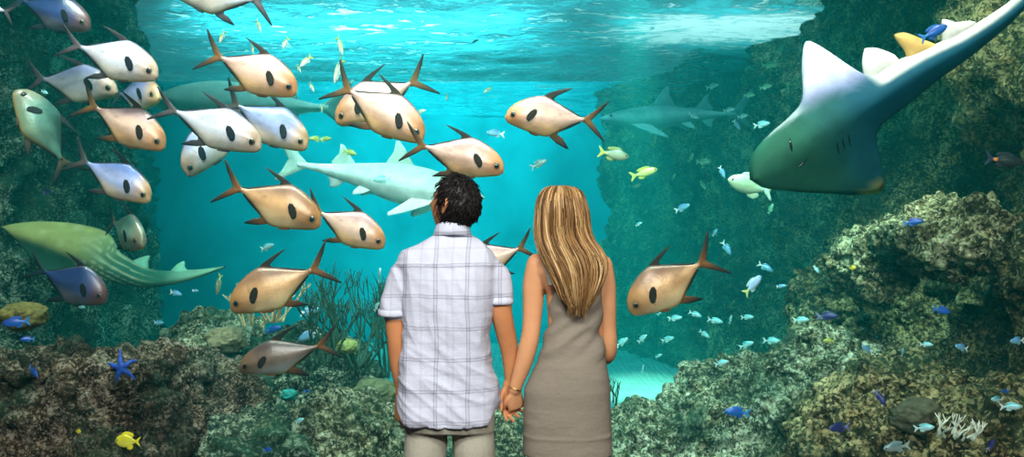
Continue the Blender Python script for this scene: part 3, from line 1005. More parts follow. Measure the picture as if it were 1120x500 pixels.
G1 = 'small yellow tailed fish near the surface'
for i, (x, y, Y, l, an, lab) in enumerate([
    (243, 41, 7.5, 16, -105, 'tiny yellowtail fish hanging nose down above the tail of the top cream fish'),
    (283, 29, 7.5, 17, -65, 'tiny yellowtail fish beneath the tail of the fish cut by the top edge'),
    (312, 48, 7.5, 15, -110, 'tiny yellowtail fish alone over the back of the cream fish'),
    (334, 68, 7.6, 18, -130, 'yellowtail fish turning, right of the snout of the top cream fish'),
    (327, 76, 7.9, 11, -60, 'smaller yellowtail fish tucked beneath the turning one'),
    (372, 51, 7.6, 24, -70, 'slender yellowtail fish highest in the open water'),
    (341, 96, 8.0, 13, -60, 'faint yellowtail fish above the pair of yellow ones'),
    (352, 117, 8.0, 14, -85, 'upright yellowtail fish beside the half hidden cream head'),
    (276, 54, 7.6, 12, -70, 'pale yellowtail fish at the dorsal fin of the top cream fish'),
    (489, 106, 8.5, 10, -100, 'tiny pale yellowtail fish beyond the tail of the opposite facing fish'),
    (533, 99, 8.5, 11, -140, 'tiny yellowtail fish between two cream fish near open water'),
    (461, 122, 8.0, 12, 10, 'yellowtail fish peeking out at the snout of the large cream fish'),
    (418, 92, 7.6, 16, 170, 'yellowtail fish behind the crossed tails of two cream fish'),
    (520, 45, 11, 8, 20, 'speck sized yellowtail fish up near the rippled surface'),
]):
    tiny('yellowtail', x, y, Y, l, an, lab, G1)
G2 = 'yellow green fish around the pale shark'
for x, y, Y, l, an, lab in [(345, 152, 8.7, 15, 175, 'lime fish above the pale shark tail, first of a touching pair'),
                            (357, 152, 8.9, 13, 5, 'lime fish above the pale shark tail, second of a touching pair'),
                            (383, 167, 8.6, 17, -15, 'lime fish between the two dorsal fins of the pale shark'),
                            (906, 373, 6.2, 14, 175, 'lime yellow fish before the rocks beyond the swarm')]:
    tiny('lime', x, y, Y, l, an, lab, G2)
G3 = 'swarm of pale chromis in open water beyond the woman'
for i, (x, y, Y, l, an, lab) in enumerate([
    (625, 208, 8.0, 15, 170, 'pale blue chromis touching the top of the blond hair'),
    (747, 227, 9, 17, 25, 'white blue chromis high above the gold fish tail'),
    (699, 245, 9, 8, 30, 'speck of a chromis between the woman and the gold fish'),
    (782, 254, 9, 9, 60, 'chromis above the slanting blue one, over the gold fish'),
    (795, 272, 9, 17, -60, 'slanting pale blue chromis right of the gold fish tail'),
    (838, 293, 8.5, 17, -30, 'pale chromis directly over the lilac blue fish'),
    (855, 313, 7.8, 10, 10, 'small chromis at the tip of the lilac blue fish'),
    (739, 348, 9, 15, 10, 'white chromis right below the gold fish'),
    (761, 344, 9, 14, -20, 'chromis just right of the anal fin of the gold fish'),
    (783, 351, 9, 16, -10, 'white chromis in the middle of the low row'),
    (799, 349, 9.2, 10, 80, 'upright chromis in the low row'),
    (818, 347, 9, 13, 5, 'chromis closing the low row toward the rocks'),
    (771, 366, 9.5, 13, -35, 'chromis slanting down under the low row'),
    (817, 377, 9, 16, 25, 'chromis above the reef crest, first of a level pair'),
    (845, 373, 9, 18, 0, 'chromis above the reef crest, second of a level pair'),
    (722, 341, 9.4, 9, 60, 'tiny chromis under the belly of the gold fish'),
    (703, 370, 9.2, 13, 45, 'cream chromis heading up above the sand'),
    (681, 374, 9.2, 16, 40, 'white chromis near the elbow side of the dress'),
    (731, 371, 9.6, 14, 20, 'faint chromis hovering over the bright sand'),
    (721, 389, 10, 8, 30, 'speck of a chromis low over the bright sand'),
    (790, 397, 6.6, 15, 20, 'turquoise chromis where sand meets the reef crest'),
    (703, 403, 10, 9, 80, 'dark little chromis standing upright over the sand'),
    (877, 350, 8, 16, 5, 'turquoise chromis left of the violet damselfish'),
    (893, 295, 7, 9, -60, 'single pale chromis over the green rock hollow'),
    (780, 94, 10, 14, 15, 'silvery chromis under the edge of the foam'),
    (798, 120, 10, 12, 10, 'chromis above the cluster by the ray snout'),
    (834, 136, 8.6, 17, 10, 'white turquoise chromis touching the edge of the ray'),
    (806, 137, 9.5, 12, -60, 'blue white chromis left of the cluster by the ray snout'),
    (813, 127, 9.5, 11, 10, 'lime tinted chromis among the cluster'),
    (759, 127, 10, 12, -30, 'bright chromis in front of the faint far shark'),
    (713, 31, 12, 7, 0, 'speck of a chromis under the foam streaks'),
    (716, 153, 10.5, 13, 80, 'upright teal chromis above the lime fish'),
    (756, 172, 10.5, 11, 65, 'teal chromis between the lime and jade fish'),
    (769, 203, 10.5, 11, -60, 'teal chromis slanting left of the jade fish'),
    (737, 193, 10.5, 8, 60, 'dim chromis right of the lime fish'),
    (770, 177, 10.2, 15, 0, 'round dim green chromis above the jade fish'),
    (790, 189, 8.2, 14, -70, 'deep blue chromis behind the jade fish tail'),
    (697, 203, 10.5, 9, 20, 'dim chromis under the lime fish'),
    (843, 228, 8.2, 12, 70, 'green teal chromis under the snout of the ray'),
    (838, 95, 9, 13, 10, 'teal chromis near the rock edge under the foam'),
    (855, 52, 9.2, 13, 60, 'teal chromis left of the raised ray fin'),
    (843, 71, 9.2, 18, 0, 'wide teal chromis beside the raised ray fin'),
    (820, 104, 9.4, 12, 0, 'dim teal chromis below the foam shadow'),
    (673, 330, 9, 9, 90, 'tiny chromis beside the arm of the woman'),
]):
    tiny('green' if 'dim' in lab or 'teal chromis' in lab else 'whitetail' if 'blue' in lab else 'chromis', x, y, Y, l, an, lab, G3)
G4 = 'little fish scattered before the dark rocks'
for k, x, y, Y, l, an, lab in [
    ('cobalt', 1000, 243, 5.6, 20, 10, 'blue damselfish above the sunlit rock shelf'),
    ('whitetail', 948, 382, 6.0, 17, 150, 'bright blue chromis slanting over the brown rocks'),
    ('whitetail', 1051, 380, 5.6, 18, 165, 'bright blue chromis with white tail before the dark hollow'),
    ('whitetail', 987, 385, 5.8, 10, 90, 'upright blue chromis between the two bright blue ones'),
    ('chromis', 1014, 377, 6.0, 13, 0, 'dim teal chromis in front of brown rocks'),
    ('whitetail', 1112, 373, 5.4, 20, 180, 'blue chromis leaving at the picture edge'),
    ('indigo', 906, 346, 6.6, 22, 5, 'violet dark damselfish with white tail'),
    ('cobalt', 1099, 428, 5.2, 11, 180, 'violet blue damselfish above the turquoise pair'),
    ('chromis', 1090, 437, 5.3, 17, 175, 'turquoise chromis, upper of the pair in the dark corner'),
    ('chromis', 1107, 445, 5.2, 21, 5, 'turquoise chromis, lower of the pair in the dark corner'),
    ('indigo', 917, 468, 5.4, 26, 180, 'dark purple damselfish low on the brown slope'),
    ('indigo', 963, 436, 5.6, 18, -60, 'dark damselfish tail down in a rock cleft'),
    ('indigo', 1084, 486, 4.9, 14, 70, 'dark damselfish in the lowest corner'),
    ('chromis', 1012, 468, 5.4, 20, 10, 'teal chromis next to the white coral'),
    ('cobalt', 29, 371, 5.0, 14, 180, 'dark blue damselfish at the lip of the brown ledge'),
    ('cobalt', 37, 407, 4.9, 18, -40, 'dark blue damselfish halfway down the brown ledge'),
    ('indigo', 52, 210, 6.4, 12, 10, 'violet damselfish by the tail of the upward swimming fish'),
    ('whitetail', 193, 321, 7.2, 15, -10, 'blue chromis under the guitarfish tail'),
    ('whitetail', 214, 318, 7.2, 8, 0, 'speck of a blue chromis under the guitarfish tail tip'),
    ('whitetail', 174, 353, 7.4, 12, 0, 'blue chromis at the pale mound shoulder'),
    ('chromis', 90, 336, 6.6, 9, 0, 'turquoise speck of a fish under the dark blue fish'),
    ('chromis', 293, 270, 7.0, 17, 20, 'lone turquoise chromis between golden and copper fish'),
    ('olive', 239, 312, 7.0, 22, -95, 'olive fish standing on its nose over the pale mound'),
    ('whitetail', 541, 146, 7.4, 20, 175, 'blue chromis with pale tail left of the pink fish'),
    ('cobalt', 336, 428, 6.2, 9, 0, 'tiny deep blue damselfish under the anal fin of the grey brown fish'),
    ('cobalt', 293, 492, 5.2, 12, 10, 'tiny deep blue damselfish at the bottom edge'),
    ('chromis', 328, 460, 5.8, 12, 30, 'turquoise chromis low in the reef hollow'),
    ('lemon', 86, 472, 4.95, 7, 0, 'very tiny yellow fish left of the yellow tang'),
    ('chromis', 548, 352, 6.4, 14, 200, 'pale chromis seen between man and woman'),
    ('chromis', 415, 300, 7, 16, 80, 'turquoise chromis beside the shirt sleeve'),
    ('chromis', 412, 335, 6.8, 12, 60, 'turquoise chromis below the shirt sleeve'),
    ('lemon', 933, 293, 6.2, 7, 0, 'tiny yellow fish at the edge of the rock hollow'),
    ('chromis', 49, 101, 6.5, 10, -20, 'white speck of a fish behind the pale bluish white fish'),
]:
    tiny(k, x, y, Y, l, an, lab, G4)


# ================================================================== the couple
PX = 1 / 278.0       # metres per pixel where the couple stands
Y0 = 3.49


def W(px, py, dy=0.0):
    return at(px, py, Y0 + dy)


def ring_faces(bm, rings):
    for a, b in zip(rings, rings[1:]):
        n = len(a)
        for j in range(n):
            bm.faces.new((a[j], a[(j + 1) % n], b[(j + 1) % n], b[j]))


def cap(bm, ring, flip=False):
    c = bm.verts.new(sum((v.co for v in ring), Vector()) / len(ring))
    n = len(ring)
    for j in range(n):
        q = (ring[j], c, ring[(j + 1) % n]) if flip else (ring[(j + 1) % n], c, ring[j])
        bm.faces.new(q)


def rows(bm, data, n=40, sup=2.4, zfun=None):
    """Closed loft through horizontal rows (py, x left, x right, half depth, dy)."""
    rings = []
    for py, xl, xr, d, dy in data:
        c = W((xl + xr) / 2, py, dy)
        hw = (xr - xl) / 2 * (Y0 + dy) / F
        r = []
        for j in range(n):
            a = 2 * PI * j / n
            ca, sa = math.cos(a), math.sin(a)
            p = c + Vector((hw * math.copysign(abs(ca) ** (2 / sup), ca), d * math.copysign(abs(sa) ** (2 / sup), sa), 0))
            if zfun: p.z += zfun(py, ca, sa)
            r.append(bm.verts.new(p))
        rings.append(r)
    ring_faces(bm, rings)
    cap(bm, rings[0]); cap(bm, rings[-1], True)
    return rings


def smooth_path(pts, k):
    """Catmull-Rom resampling of (Vector, radius...) tuples."""
    out = []
    n = len(pts)
    for i in range(n - 1):
        p0, p1, p2, p3 = pts[max(i - 1, 0)], pts[i], pts[i + 1], pts[min(i + 2, n - 1)]
        for s in range(k):
            u = s / k
            def cr(a, b, c, d):
                return 0.5 * ((2 * b) + (c - a) * u + (2 * a - 5 * b + 4 * c - d) * u * u + (3 * b - a - 3 * c + d) * u ** 3)
            out.append(tuple(cr(p0[q], p1[q], p2[q], p3[q]) for q in range(len(p1))))
    out.append(pts[-1])
    return out


def tube(bm, pts, n=16, k=4, flat=None):
    """Closed round-ended tube through (Vector, radius) points; flat = (axis, factor) squashes it."""
    pts = smooth_path([(Vector(p), r) for p, r in pts], k) if k > 1 else [(Vector(p), r) for p, r in pts]
    d0 = (pts[1][0] - pts[0][0]).normalized(); d1 = (pts[-1][0] - pts[-2][0]).normalized()
    r0, r1 = pts[0][1], pts[-1][1]
    pre = [(pts[0][0] - d0 * r0 * math.sin(a), r0 * math.cos(a)) for a in (1.35, 0.95, 0.5)]
    post = [(pts[-1][0] + d1 * r1 * math.sin(a), r1 * math.cos(a)) for a in (0.5, 0.95, 1.35)]
    pts = pre + pts + post
    up = Vector((0, 1, 0)) if abs(d0.y) < 0.8 else Vector((1, 0, 0))
    u = d0.cross(up).normalized()
    rings = []
    for i, (p, r) in enumerate(pts):
        d = (pts[min(i + 1, len(pts) - 1)][0] - pts[max(i - 1, 0)][0]).normalized()
        u = (u - d * u.dot(d)).normalized()
        v = d.cross(u)
        ring = []
        for j in range(n):
            o_ = (u * math.cos(2 * PI * j / n) + v * math.sin(2 * PI * j / n)) * r
            if flat:
                ax = flat[0]
                o_ = o_ - ax * o_.dot(ax) * (1 - flat[1])
            ring.append(bm.verts.new(p + o_))
        rings.append(ring)
    ring_faces(bm, rings)
    cap(bm, rings[0]); cap(bm, rings[-1], True)


def fuse(name, bm, mat, parent, voxel=0.006, relax=6, disp=None):
    """Fuse closed pieces into one continuous skin, relax it, and lay folds into it."""
    bmesh.ops.recalc_face_normals(bm, faces=bm.faces[:])
    me = bpy.data.meshes.new(name)
    bm.to_mesh(me); bm.free()
    tmp = bpy.data.objects.new('tmp', me)
    COL.objects.link(tmp)
    m_ = tmp.modifiers.new('r', 'REMESH'); m_.mode = 'VOXEL'; m_.voxel_size = voxel
    s_ = tmp.modifiers.new('s', 'SMOOTH'); s_.iterations = relax; s_.factor = 0.5
    dg = bpy.context.evaluated_depsgraph_get()
    out = bpy.data.meshes.new_from_object(tmp.evaluated_get(dg))
    bpy.data.objects.remove(tmp)
    out.name = name
    if disp:
        for v, nn in zip(out.vertices, [Vector(x.vector) for x in out.vertex_normals]):
            v.co = v.co + nn * disp(v.co, nn)
    out.update()
    return link(name, out, mat, parent)


def head_point(d, female=False):
    """Surface of a head (face towards +Y) in the direction d, in metres from the middle of the skull."""
    x, y, z = d
    p = Vector((x * .074, y * .094, z * .116))
    if z < 0:
        t_ = -z
        p.x *= 1 - 0.34 * t_ ** 1.4
        if y < 0: p.y *= 1 - 0.45 * t_
        else: p.y *= 1 + 0.06 * t_
    else:
        p.x *= 1 + .05 * z
        if y > 0: p.y *= 1 - .06 * z
    if y > 0:
        g = lambda cx, cz, sx, sz: math.exp(-((x - cx) / sx) ** 2 - ((z - cz) / sz) ** 2)
        p.y += .024 * g(0, -.20, .13, .13) + .012 * g(0, -.05, .09, .2)      # nose
        p.y -= .010 * (g(.40, .02, .17, .11) + g(-.40, .02, .17, .11))        # sockets
        p.y += .006 * (g(.38, .19, .25, .06) + g(-.38, .19, .25, .06))        # brow
        p.y += .008 * g(0, -.50, .20, .05) + .007 * g(0, -.60, .17, .05)      # lips
        p.y += .010 * g(0, -.85, .22, .13)                                    # chin
        p.y += .004 * (g(.55, -.25, .2, .2) + g(-.55, -.25, .2, .2))          # cheeks
    return p


def add_head(bm, c, R, sc=1.0):
    vs = bmesh.ops.create_icosphere(bm, subdivisions=5, radius=1)['verts']
    for v in vs:
        v.co = c + R @ (head_point(v.co.normalized()) * sc)
    for sd in (1, -1):       # ears
        e = [(Vector((sd * .072, -.004, .026)), .006), (Vector((sd * .083, -.016, .030)), .007), (Vector((sd * .086, -.022, .006)), .007), (Vector((sd * .080, -.014, -.018)), .007), (Vector((sd * .073, -.004, -.030)), .006)]
        tube(bm, [(c + R @ (p * sc), r) for p, r in e], 10, 3)
        tube(bm, [(c + R @ (Vector((sd * .070, -.004, .02)) * sc), .008), (c + R @ (Vector((sd * .077, -.012, -.008)) * sc), .009)], 10, 2)


def add_face(parent, c, R, sc, lip):
    for sd in (1, -1):
        p = c + R @ (head_point(Vector((sd * .40, .9, .02)).normalized()) * sc * .99) - R @ Vector((0, .006, 0))
        e = ball('eye', p, .0115, M['eye_white'], parent, 16)
        q = R @ Vector((0, .0075, .001))
        ball('iris', p + q, .0055, M['eye_black'], e, 10)
        a = [c + R @ (head_point(Vector((sd * x, .9, z)).normalized()) * sc) for x, z in ((.20, .20), (.36, .25), (.55, .18))]
        bm = bmesh.new(); tube(bm, [(a[0], .002), (a[1], .003), (a[2], .0015)], 6, 3)
        m_ = bpy.data.meshes.new('eyebrow'); bm.to_mesh(m_); bm.free(); link('eyebrow', m_, M['brow'], parent)
    for z, r in ((-.50, .0035), (-.56, .0042)):
        a = [c + R @ (head_point(Vector((x, .9, z)).normalized()) * sc) for x in (-.24, 0, .24)]
        bm = bmesh.new(); tube(bm, [(a[0], .0012), (a[1], r), (a[2], .0012)], 6, 4)
        m_ = bpy.data.meshes.new('lip'); bm.to_mesh(m_); bm.free(); link('lip', m_, M[lip], parent)


def add_hand(bm, wrist, d, pn, side, curl=0.5, sc=1.0, spread=.12, thumb=(.75, .25)):
    d = d.normalized(); pn = (pn - d * pn.dot(d)).normalized()
    lat = d.cross(pn).normalized() * side            # towards the thumb
    prof = [(-.012, .026, .020), (.0, .027, .019), (.025, .034, .018), (.055, .040, .016), (.082, .041, .0135), (.094, .036, .010)]
    rings = []
    for s, w_, t_ in prof:
        rings.append([bm.verts.new(wrist + d * s * sc + lat * (math.cos(a) * w_ * sc) + pn * (math.sin(a) * t_ * sc)) for a in [2 * PI * k / 16 for k in range(16)]])
    ring_faces(bm, rings); cap(bm, rings[0]); cap(bm, rings[-1], True)
    for i, ln in enumerate((.070, .079, .073, .057)):
        o_ = (.030 - .020 * i)
        p = wrist + d * (.082 - .004 * abs(i - 1)) * sc + lat * o_ * sc
        a = (d + lat * spread * (1.2 - i) * .5).normalized()
        pts = [(p - a * .01, .0088 * sc)]
        ang = curl * (.55 + .12 * i)
        for seg, q in enumerate((.45, .32, .23)):
            ax = a.cross(pn).normalized()
            a = (Matrix.Rotation(ang, 3, ax) @ a).normalized()
            p = p + a * ln * q * sc
            pts.append((p, (.0084 - .0009 * seg) * sc))
            pn2 = pn
        tube(bm, pts, 10, 2)
    t0 = wrist + d * .018 * sc + lat * .022 * sc
    a = (d * thumb[0] + lat * .65 + pn * thumb[1]).normalized()
    b = (d * .95 + lat * .2 + pn * (thumb[1] + .15)).normalized()
    tube(bm, [(t0, .0125 * sc), (t0 + a * .035 * sc, .0115 * sc), (t0 + a * .035 * sc + b * .030 * sc, .0095 * sc), (t0 + a * .035 * sc + b * .052 * sc, .0080 * sc)], 10, 3)


M['eye_white'] = plain('eye_white', (.7, .68, .64), .2)
M['brow'] = plain('brow', (.03, .02, .015), .8)
M['lip'] = plain('lip', (.42, .16, .12), .5)
M['skin_tan'] = plain('skin_tan', (.56, .24, .10), .5, .08, 14, Subsurface_Weight=0.08, Specular_IOR_Level=.35)
M['skin_fair'] = plain('skin_fair', (.66, .33, .16), .5, .07, 14, Subsurface_Weight=0.08, Specular_IOR_Level=.35)


def plaid_mat():
    t = NT('plaid_cotton')
    p = t.obj()
    wob = t.n('ShaderNodeTexNoise', {'Vector': p, 'Scale': 5.0, 'Detail': 2.0}).outputs['Color']
    pw = t.n('ShaderNodeVectorMath', {0: t.n('ShaderNodeVectorMath', {0: wob, 1: (.5, .5, .5)}, operation='SUBTRACT').outputs[0], 'Scale': 0.022}, operation='SCALE').outputs[0]
    q = t.n('ShaderNodeVectorMath', {0: p, 1: pw}, operation='ADD').outputs[0]
    s = t.n('ShaderNodeSeparateXYZ', {0: q})

    def stripes(c, per, off):
        f = t.math('FRACT', t.math('ADD', t.math('DIVIDE', c, per), off))
        out = None
        for a, w_, k in ((.10, .016, .85), (.19, .016, .85), (.145, .07, .28), (.66, .012, .45), (.70, .012, .30)):
            d = t.math('ABSOLUTE', t.math('SUBTRACT', f, a))
            m = t.math('MULTIPLY', t.math('LESS_THAN', d, w_), k)
            out = m if out is None else t.math('MAXIMUM', out, m)
        return out
    v = stripes(s.outputs[0], .122, 10.52)
    h = stripes(s.outputs[2], .120, .32)
    f = t.math('MULTIPLY', t.math('ADD', v, h), .55)
    col = t.mix(f, (.62, .66, .78, 1), (.22, .22, .29, 1))
    weave = t.noise(p, 220, 2)
    fold = t.noise(p, 7, 3, .5)
    h_ = t.math('ADD', t.math('MULTIPLY', weave, .15), fold)
    return t.bsdf(col, .9, bump=h_, bump_s=.5, dist=.03, Specular_IOR_Level=.15)


M['plaid'] = plaid_mat()


def cloth_mat(name, c, fs=8.0, stretch=(1, 1, 1), bs=.5):
    t = NT(name)
    p = t.n('ShaderNodeMapping', {'Vector': t.obj(), 'Scale': stretch}).outputs[0]
    fold = t.noise(p, fs, 3, .5)
    wv = t.noise(t.obj(), 350, 2)
    col = t.ramp(wv, [(.3, tuple(x * .85 for x in c)), (.7, tuple(min(1, x * 1.1) for x in c))])
    return t.bsdf(col, .92, bump=t.math('ADD', t.math('MULTIPLY', wv, .1), fold), bump_s=bs, dist=.03, Specular_IOR_Level=.12)


M['khaki'] = cloth_mat('khaki', (.45, .44, .35), 9)
M['jersey'] = cloth_mat('taupe_jersey', (.265, .235, .185), 7, (1, 1, 2.2), .35)
M['leather'] = plain('leather', (.05, .035, .025), .5)
M['gold'] = plain('gold', (.75, .55, .22), .3, Metallic=0.9)


def hair_mat(name, rough=.45):
    t = NT(name)
    a = t.n('ShaderNodeAttribute', attribute_name='skin').outputs['Color']
    return t.bsdf(a, rough, Specular_IOR_Level=.22)


M['hair'] = hair_mat('hair')

random.seed(7)

# ------------------------------------------------------------------ the man
man = empty('person', loc=(W(492, 250).x, Y0, 0), label='man with short black hair in a pale plaid short sleeved shirt, seen from behind', cat='person')
man_inv = Matrix.Translation(-man.location)


def own(o, root):
    """Keep a part built in world coordinates in place under its person."""
    o.parent = root
    o.matrix_parent_inverse = Matrix.Translation(-root.location)
    return o


HC = W(497, 225.5, 0.0)
HR = Matrix.Rotation(math.radians(58), 3, 'Z') @ Matrix.Rotation(math.radians(16), 3, 'X')
bm = bmesh.new()
add_head(bm, HC, HR)
tube(bm, [(W(495, 275, .0), .066), (W(495, 258, .0), .058), (W(496, 243, .005), .056), (W(497, 232, .01), .05)], 20, 3)
rows(bm, [(262, 474, 514, .06, 0), (275, 456, 530, .07, .0), (290, 450, 536, .085, .0), (325, 448, 534, .10, .0), (364, 448, 530, .10, .0), (400, 448, 532, .10, .0), (440, 446, 538, .11, 0), (470, 446, 538, .10, 0)])
# arms
tube(bm, [(W(458, 296), .045), (W(440, 316), .047), (W(433, 345), .043), (W(434, 372, .0), .038), (W(435, 388, .01), .036), (W(437, 405, .02), .034), (W(439, 422, .03), .026), (W(439, 434, .035), .024)], 18, 4)
tube(bm, [(W(529, 294), .045), (W(545, 315), .044), (W(549, 345), .042), (W(554, 368, .02), .039), (W(557, 382, .03), .036), (W(559, 398, .04), .033), (W(559, 414, .045), .026), (W(558, 421, .045), .024)], 18, 4)
add_hand(bm, W(438, 436, .035), Vector((-.02, .05, -1)), Vector((.75, .6, 0)), 1, .55, .98)
add_hand(bm, W(557, 421, .045), Vector((.02, -.02, -1)), Vector((.45, -.8, 0)), 1, .65, 1.0)
# legs
for sx, x0, x1, x2 in ((-1, 467, 464, 462), (1, 516, 519, 521)):
    tube(bm, [(W(x0, 470), .078), (W(x1, 510), .072), (W(x2, 565), .052), (W(x2, 610), .050), (W(x2, 655), .036), (W(x2, 672, -.01), .036)], 18, 4)
    tube(bm, [(W(x2, 674, -.03), .036), (W(x2, 676, .06), .034), (W(x2, 679, .15), .024)], 14, 3)
own(fuse('body', bm, M['skin_tan'], None, .005, 3), man)


def adopt_since(n0, root):
    """Parent to the person everything parentless that was linked since n0."""
    for o in list(COL.objects)[n0:]:
        if o.parent is None and o is not root:
            own(o, root)


n0 = len(COL.objects)
add_face(None, HC, HR, 1.0, 'lip')
adopt_since(n0, man)


def fold_shirt(co, n):
    a = mnoise.noise(Vector((co.x * 9 + 3, co.y * 5, co.z * 2.2)))
    b = mnoise.noise(Vector((co.x * 5, co.y * 7, co.z * 14 + 2 * math.sin(co.x * 6))))
    lowback = smooth(1.25, 0.95, co.z)
    c = 1 - abs(mnoise.noise(Vector((co.x * 12 + co.z * 4, co.y * 5, co.z * 3.5 + 7)))) * 2
    d = 1 - abs(mnoise.noise(Vector((co.x * 4, co.y * 5 + 3, co.z * 17 + co.x * 9)))) * 2
    yoke = math.exp(-((co.z - (CZ - (289 - 250) * PX)) / .005) ** 2) * .004 * smooth(0, -.03, co.y - Y0)
    pleat = math.exp(-((co.x - W(489, 0).x) / .007) ** 2) * -.006 * smooth(1.40, 1.36, co.z) * smooth(0, -.03, co.y - Y0)
    return yoke + pleat + .013 * a + .008 * b * (.4 + lowback) + .006 * max(0, c) ** 3 + .005 * max(0, d) ** 3 * (.3 + lowback)


def hem_z(py, ca, sa):
    if py < 440: return 0
    k = (py - 440) / 18.0
    return -k * (.016 * (1 - abs(ca) ** 1.5) - .035 * smooth(.75, 1.0, abs(ca)))


bm = bmesh.new()
rows(bm, [(254, 480, 511, .062, 0), (260, 472, 518, .072, 0), (267, 459, 530, .088, 0), (274, 445, 540, .100, 0), (281, 437, 544, .106, 0), (290, 436, 546, .114, 0), (305, 440, 545, .125, 0), (330, 441, 541, .130, 0),
          (364, 442, 534, .125, 0), (398, 439, 537, .125, 0), (425, 437, 543, .130, 0), (442, 435, 546, .134, 0), (458, 436, 544, .134, 0)], 56, 2.5, hem_z)
tube(bm, [(W(458, 293), .062), (W(443, 304), .064), (W(434, 325), .060), (W(431, 338), .058)], 20, 4)
tube(bm, [(W(529, 291), .062), (W(541, 302), .062), (W(546, 318), .056), (W(547, 325), .053)], 20, 4)
shirt = own(fuse('shirt', bm, M['plaid'], None, .007, 5, fold_shirt), man)
prop(shirt, 'pale lavender plaid shirt with a wide check')


def band(name, rings_, mat, parent, thick=.004):
    """A strip of cloth around something: open rings with a real thickness."""
    bm = bmesh.new()
    R_ = [[bm.verts.new(p) for p in r] for r in rings_]
    closed = (Vector(rings_[0][0]) - Vector(rings_[0][-1])).length < 4 * (Vector(rings_[0][0]) - Vector(rings_[0][1])).length
    n = len(R_[0])
    for a, b in zip(R_, R_[1:]):
        for j in range(n if closed else n - 1):
            bm.faces.new((a[j], a[(j + 1) % n], b[(j + 1) % n], b[j]))
    me = bpy.data.meshes.new(name)
    bm.to_mesh(me); bm.free()
    o = link(name, me, M[mat])
    s = o.modifiers.new('s', 'SOLIDIFY'); s.thickness = thick; s.offset = 0
    return own(o, parent)


def oval(cx, py, hx, hy, dy=0, n=40, tilt=0.0):
    c = W(cx, py, dy)
    return [c + Vector((hx * math.cos(2 * PI * j / n), hy * math.sin(2 * PI * j / n), tilt * math.sin(2 * PI * j / n))) for j in range(n)]


band('collar', [oval(495, 247.5, .061, .062, 0, tilt=-.02), oval(495, 250, .066, .067, 0, tilt=-.02), oval(495, 255, .071, .073, 0, tilt=-.018), oval(495, 261, .080, .080, 0, tilt=-.015)], 'plaid', man, .004)
for cx, py, hx, hy, tx in ((430.5, 343, .058, .060, 0), (547, 330, .050, .052, 0)):
    band('sleeve_hem', [oval(cx, py - 5, hx, hy), oval(cx, py, hx + .001, hy + .001), oval(cx, py + 2.5, hx + .001, hy + .001)], 'plaid', man, .003)
# trousers
def fold_pants(co, n):
    return .006 * mnoise.noise(Vector((co.x * 8, co.y * 8, co.z * 6)))


bm = bmesh.new()
rows(bm, [(440, 447, 537, .105, 0), (452, 443, 540, .118, 0), (462, 442, 541, .118, 0), (470, 443, 541, .11, 0)], 40, 2.5)
for x in ((466.5, 465, 463, 463, 463), (517, 519, 520.5, 521, 521)):
    tube(bm, [(W(x[0], 466), .083), (W(x[1], 500), .083), (W(x[2], 560), .068), (W(x[3], 610), .062), (W(x[4], 655), .060), (W(x[4], 664), .060)], 22, 4)
own(fuse('trousers', bm, M['khaki'], None, .006, 3, fold_pants), man)
for x in (462, 521):
    bm = bmesh.new()
    tube(bm, [(W(x, 676, -.035), .042), (W(x, 677, .05), .043), (W(x, 679, .15), .036), (W(x, 680, .20), .026)], 18, 4)
    bmesh.ops.bisect_plane(bm, geom=bm.verts[:] + bm.edges[:] + bm.faces[:], plane_co=(0, 0, .004), plane_no=(0, 0, -1), clear_outer=True)
    bmesh.ops.holes_fill(bm, edges=[e for e in bm.edges if e.is_boundary])
    me = bpy.data.meshes.new('shoe'); bm.to_mesh(me); bm.free()
    own(link('shoe', me, M['leather']), man)


def strand(vs, fs, cs, pts, r, col, n=4):
    """Append a tapering strand (list of Vectors) to raw mesh lists."""
    base = len(vs)
    m = len(pts)
    for i, p in enumerate(pts):
        d = (pts[min(i + 1, m - 1)] - pts[max(i - 1, 0)]).normalized()
        u = d.cross(Vector((0.3, 1, 0.2))).normalized(); v = d.cross(u)
        rr = r * (1 - (i / (m - 1)) ** 2 * .85) * (.5 + .5 * min(1, i / 1.5))
        for k in range(n):
            vs.append(p + (u * math.cos(2 * PI * k / n) + v * math.sin(2 * PI * k / n)) * rr)
            cs.append(col)
    for i in range(m - 1):
        for k in range(n):
            a, b = base + i * n + k, base + i * n + (k + 1) % n
            fs.append((a, b, b + n, a + n))


def strands_mesh(name, vs, fs, cs, mat, parent):
    me = mesh(name, vs, fs)
    at_ = me.color_attributes.new('skin', 'FLOAT_COLOR', 'POINT')
    d = np.ones((len(vs), 4), dtype=np.float32)
    d[:, :3] = np.array(cs)
    at_.data.foreach_set('color', d.ravel())
    return own(link(name, me, mat), parent)


# short dark hair: a cap of hair over the skull with hundreds of short locks
vs, fs, cs = [], [], []


def hair_mask(d):
    x, y, z = d
    face = smooth(.15, .42, y - .55 * z + .0)            # no hair on the face
    nape = smooth(-.62, -.80, z)
    ear = smooth(.22, .10, math.hypot(y + .05, z + .05)) * smooth(.7, .9, abs(x))
    return max(0, 1 - max(face, nape, ear))


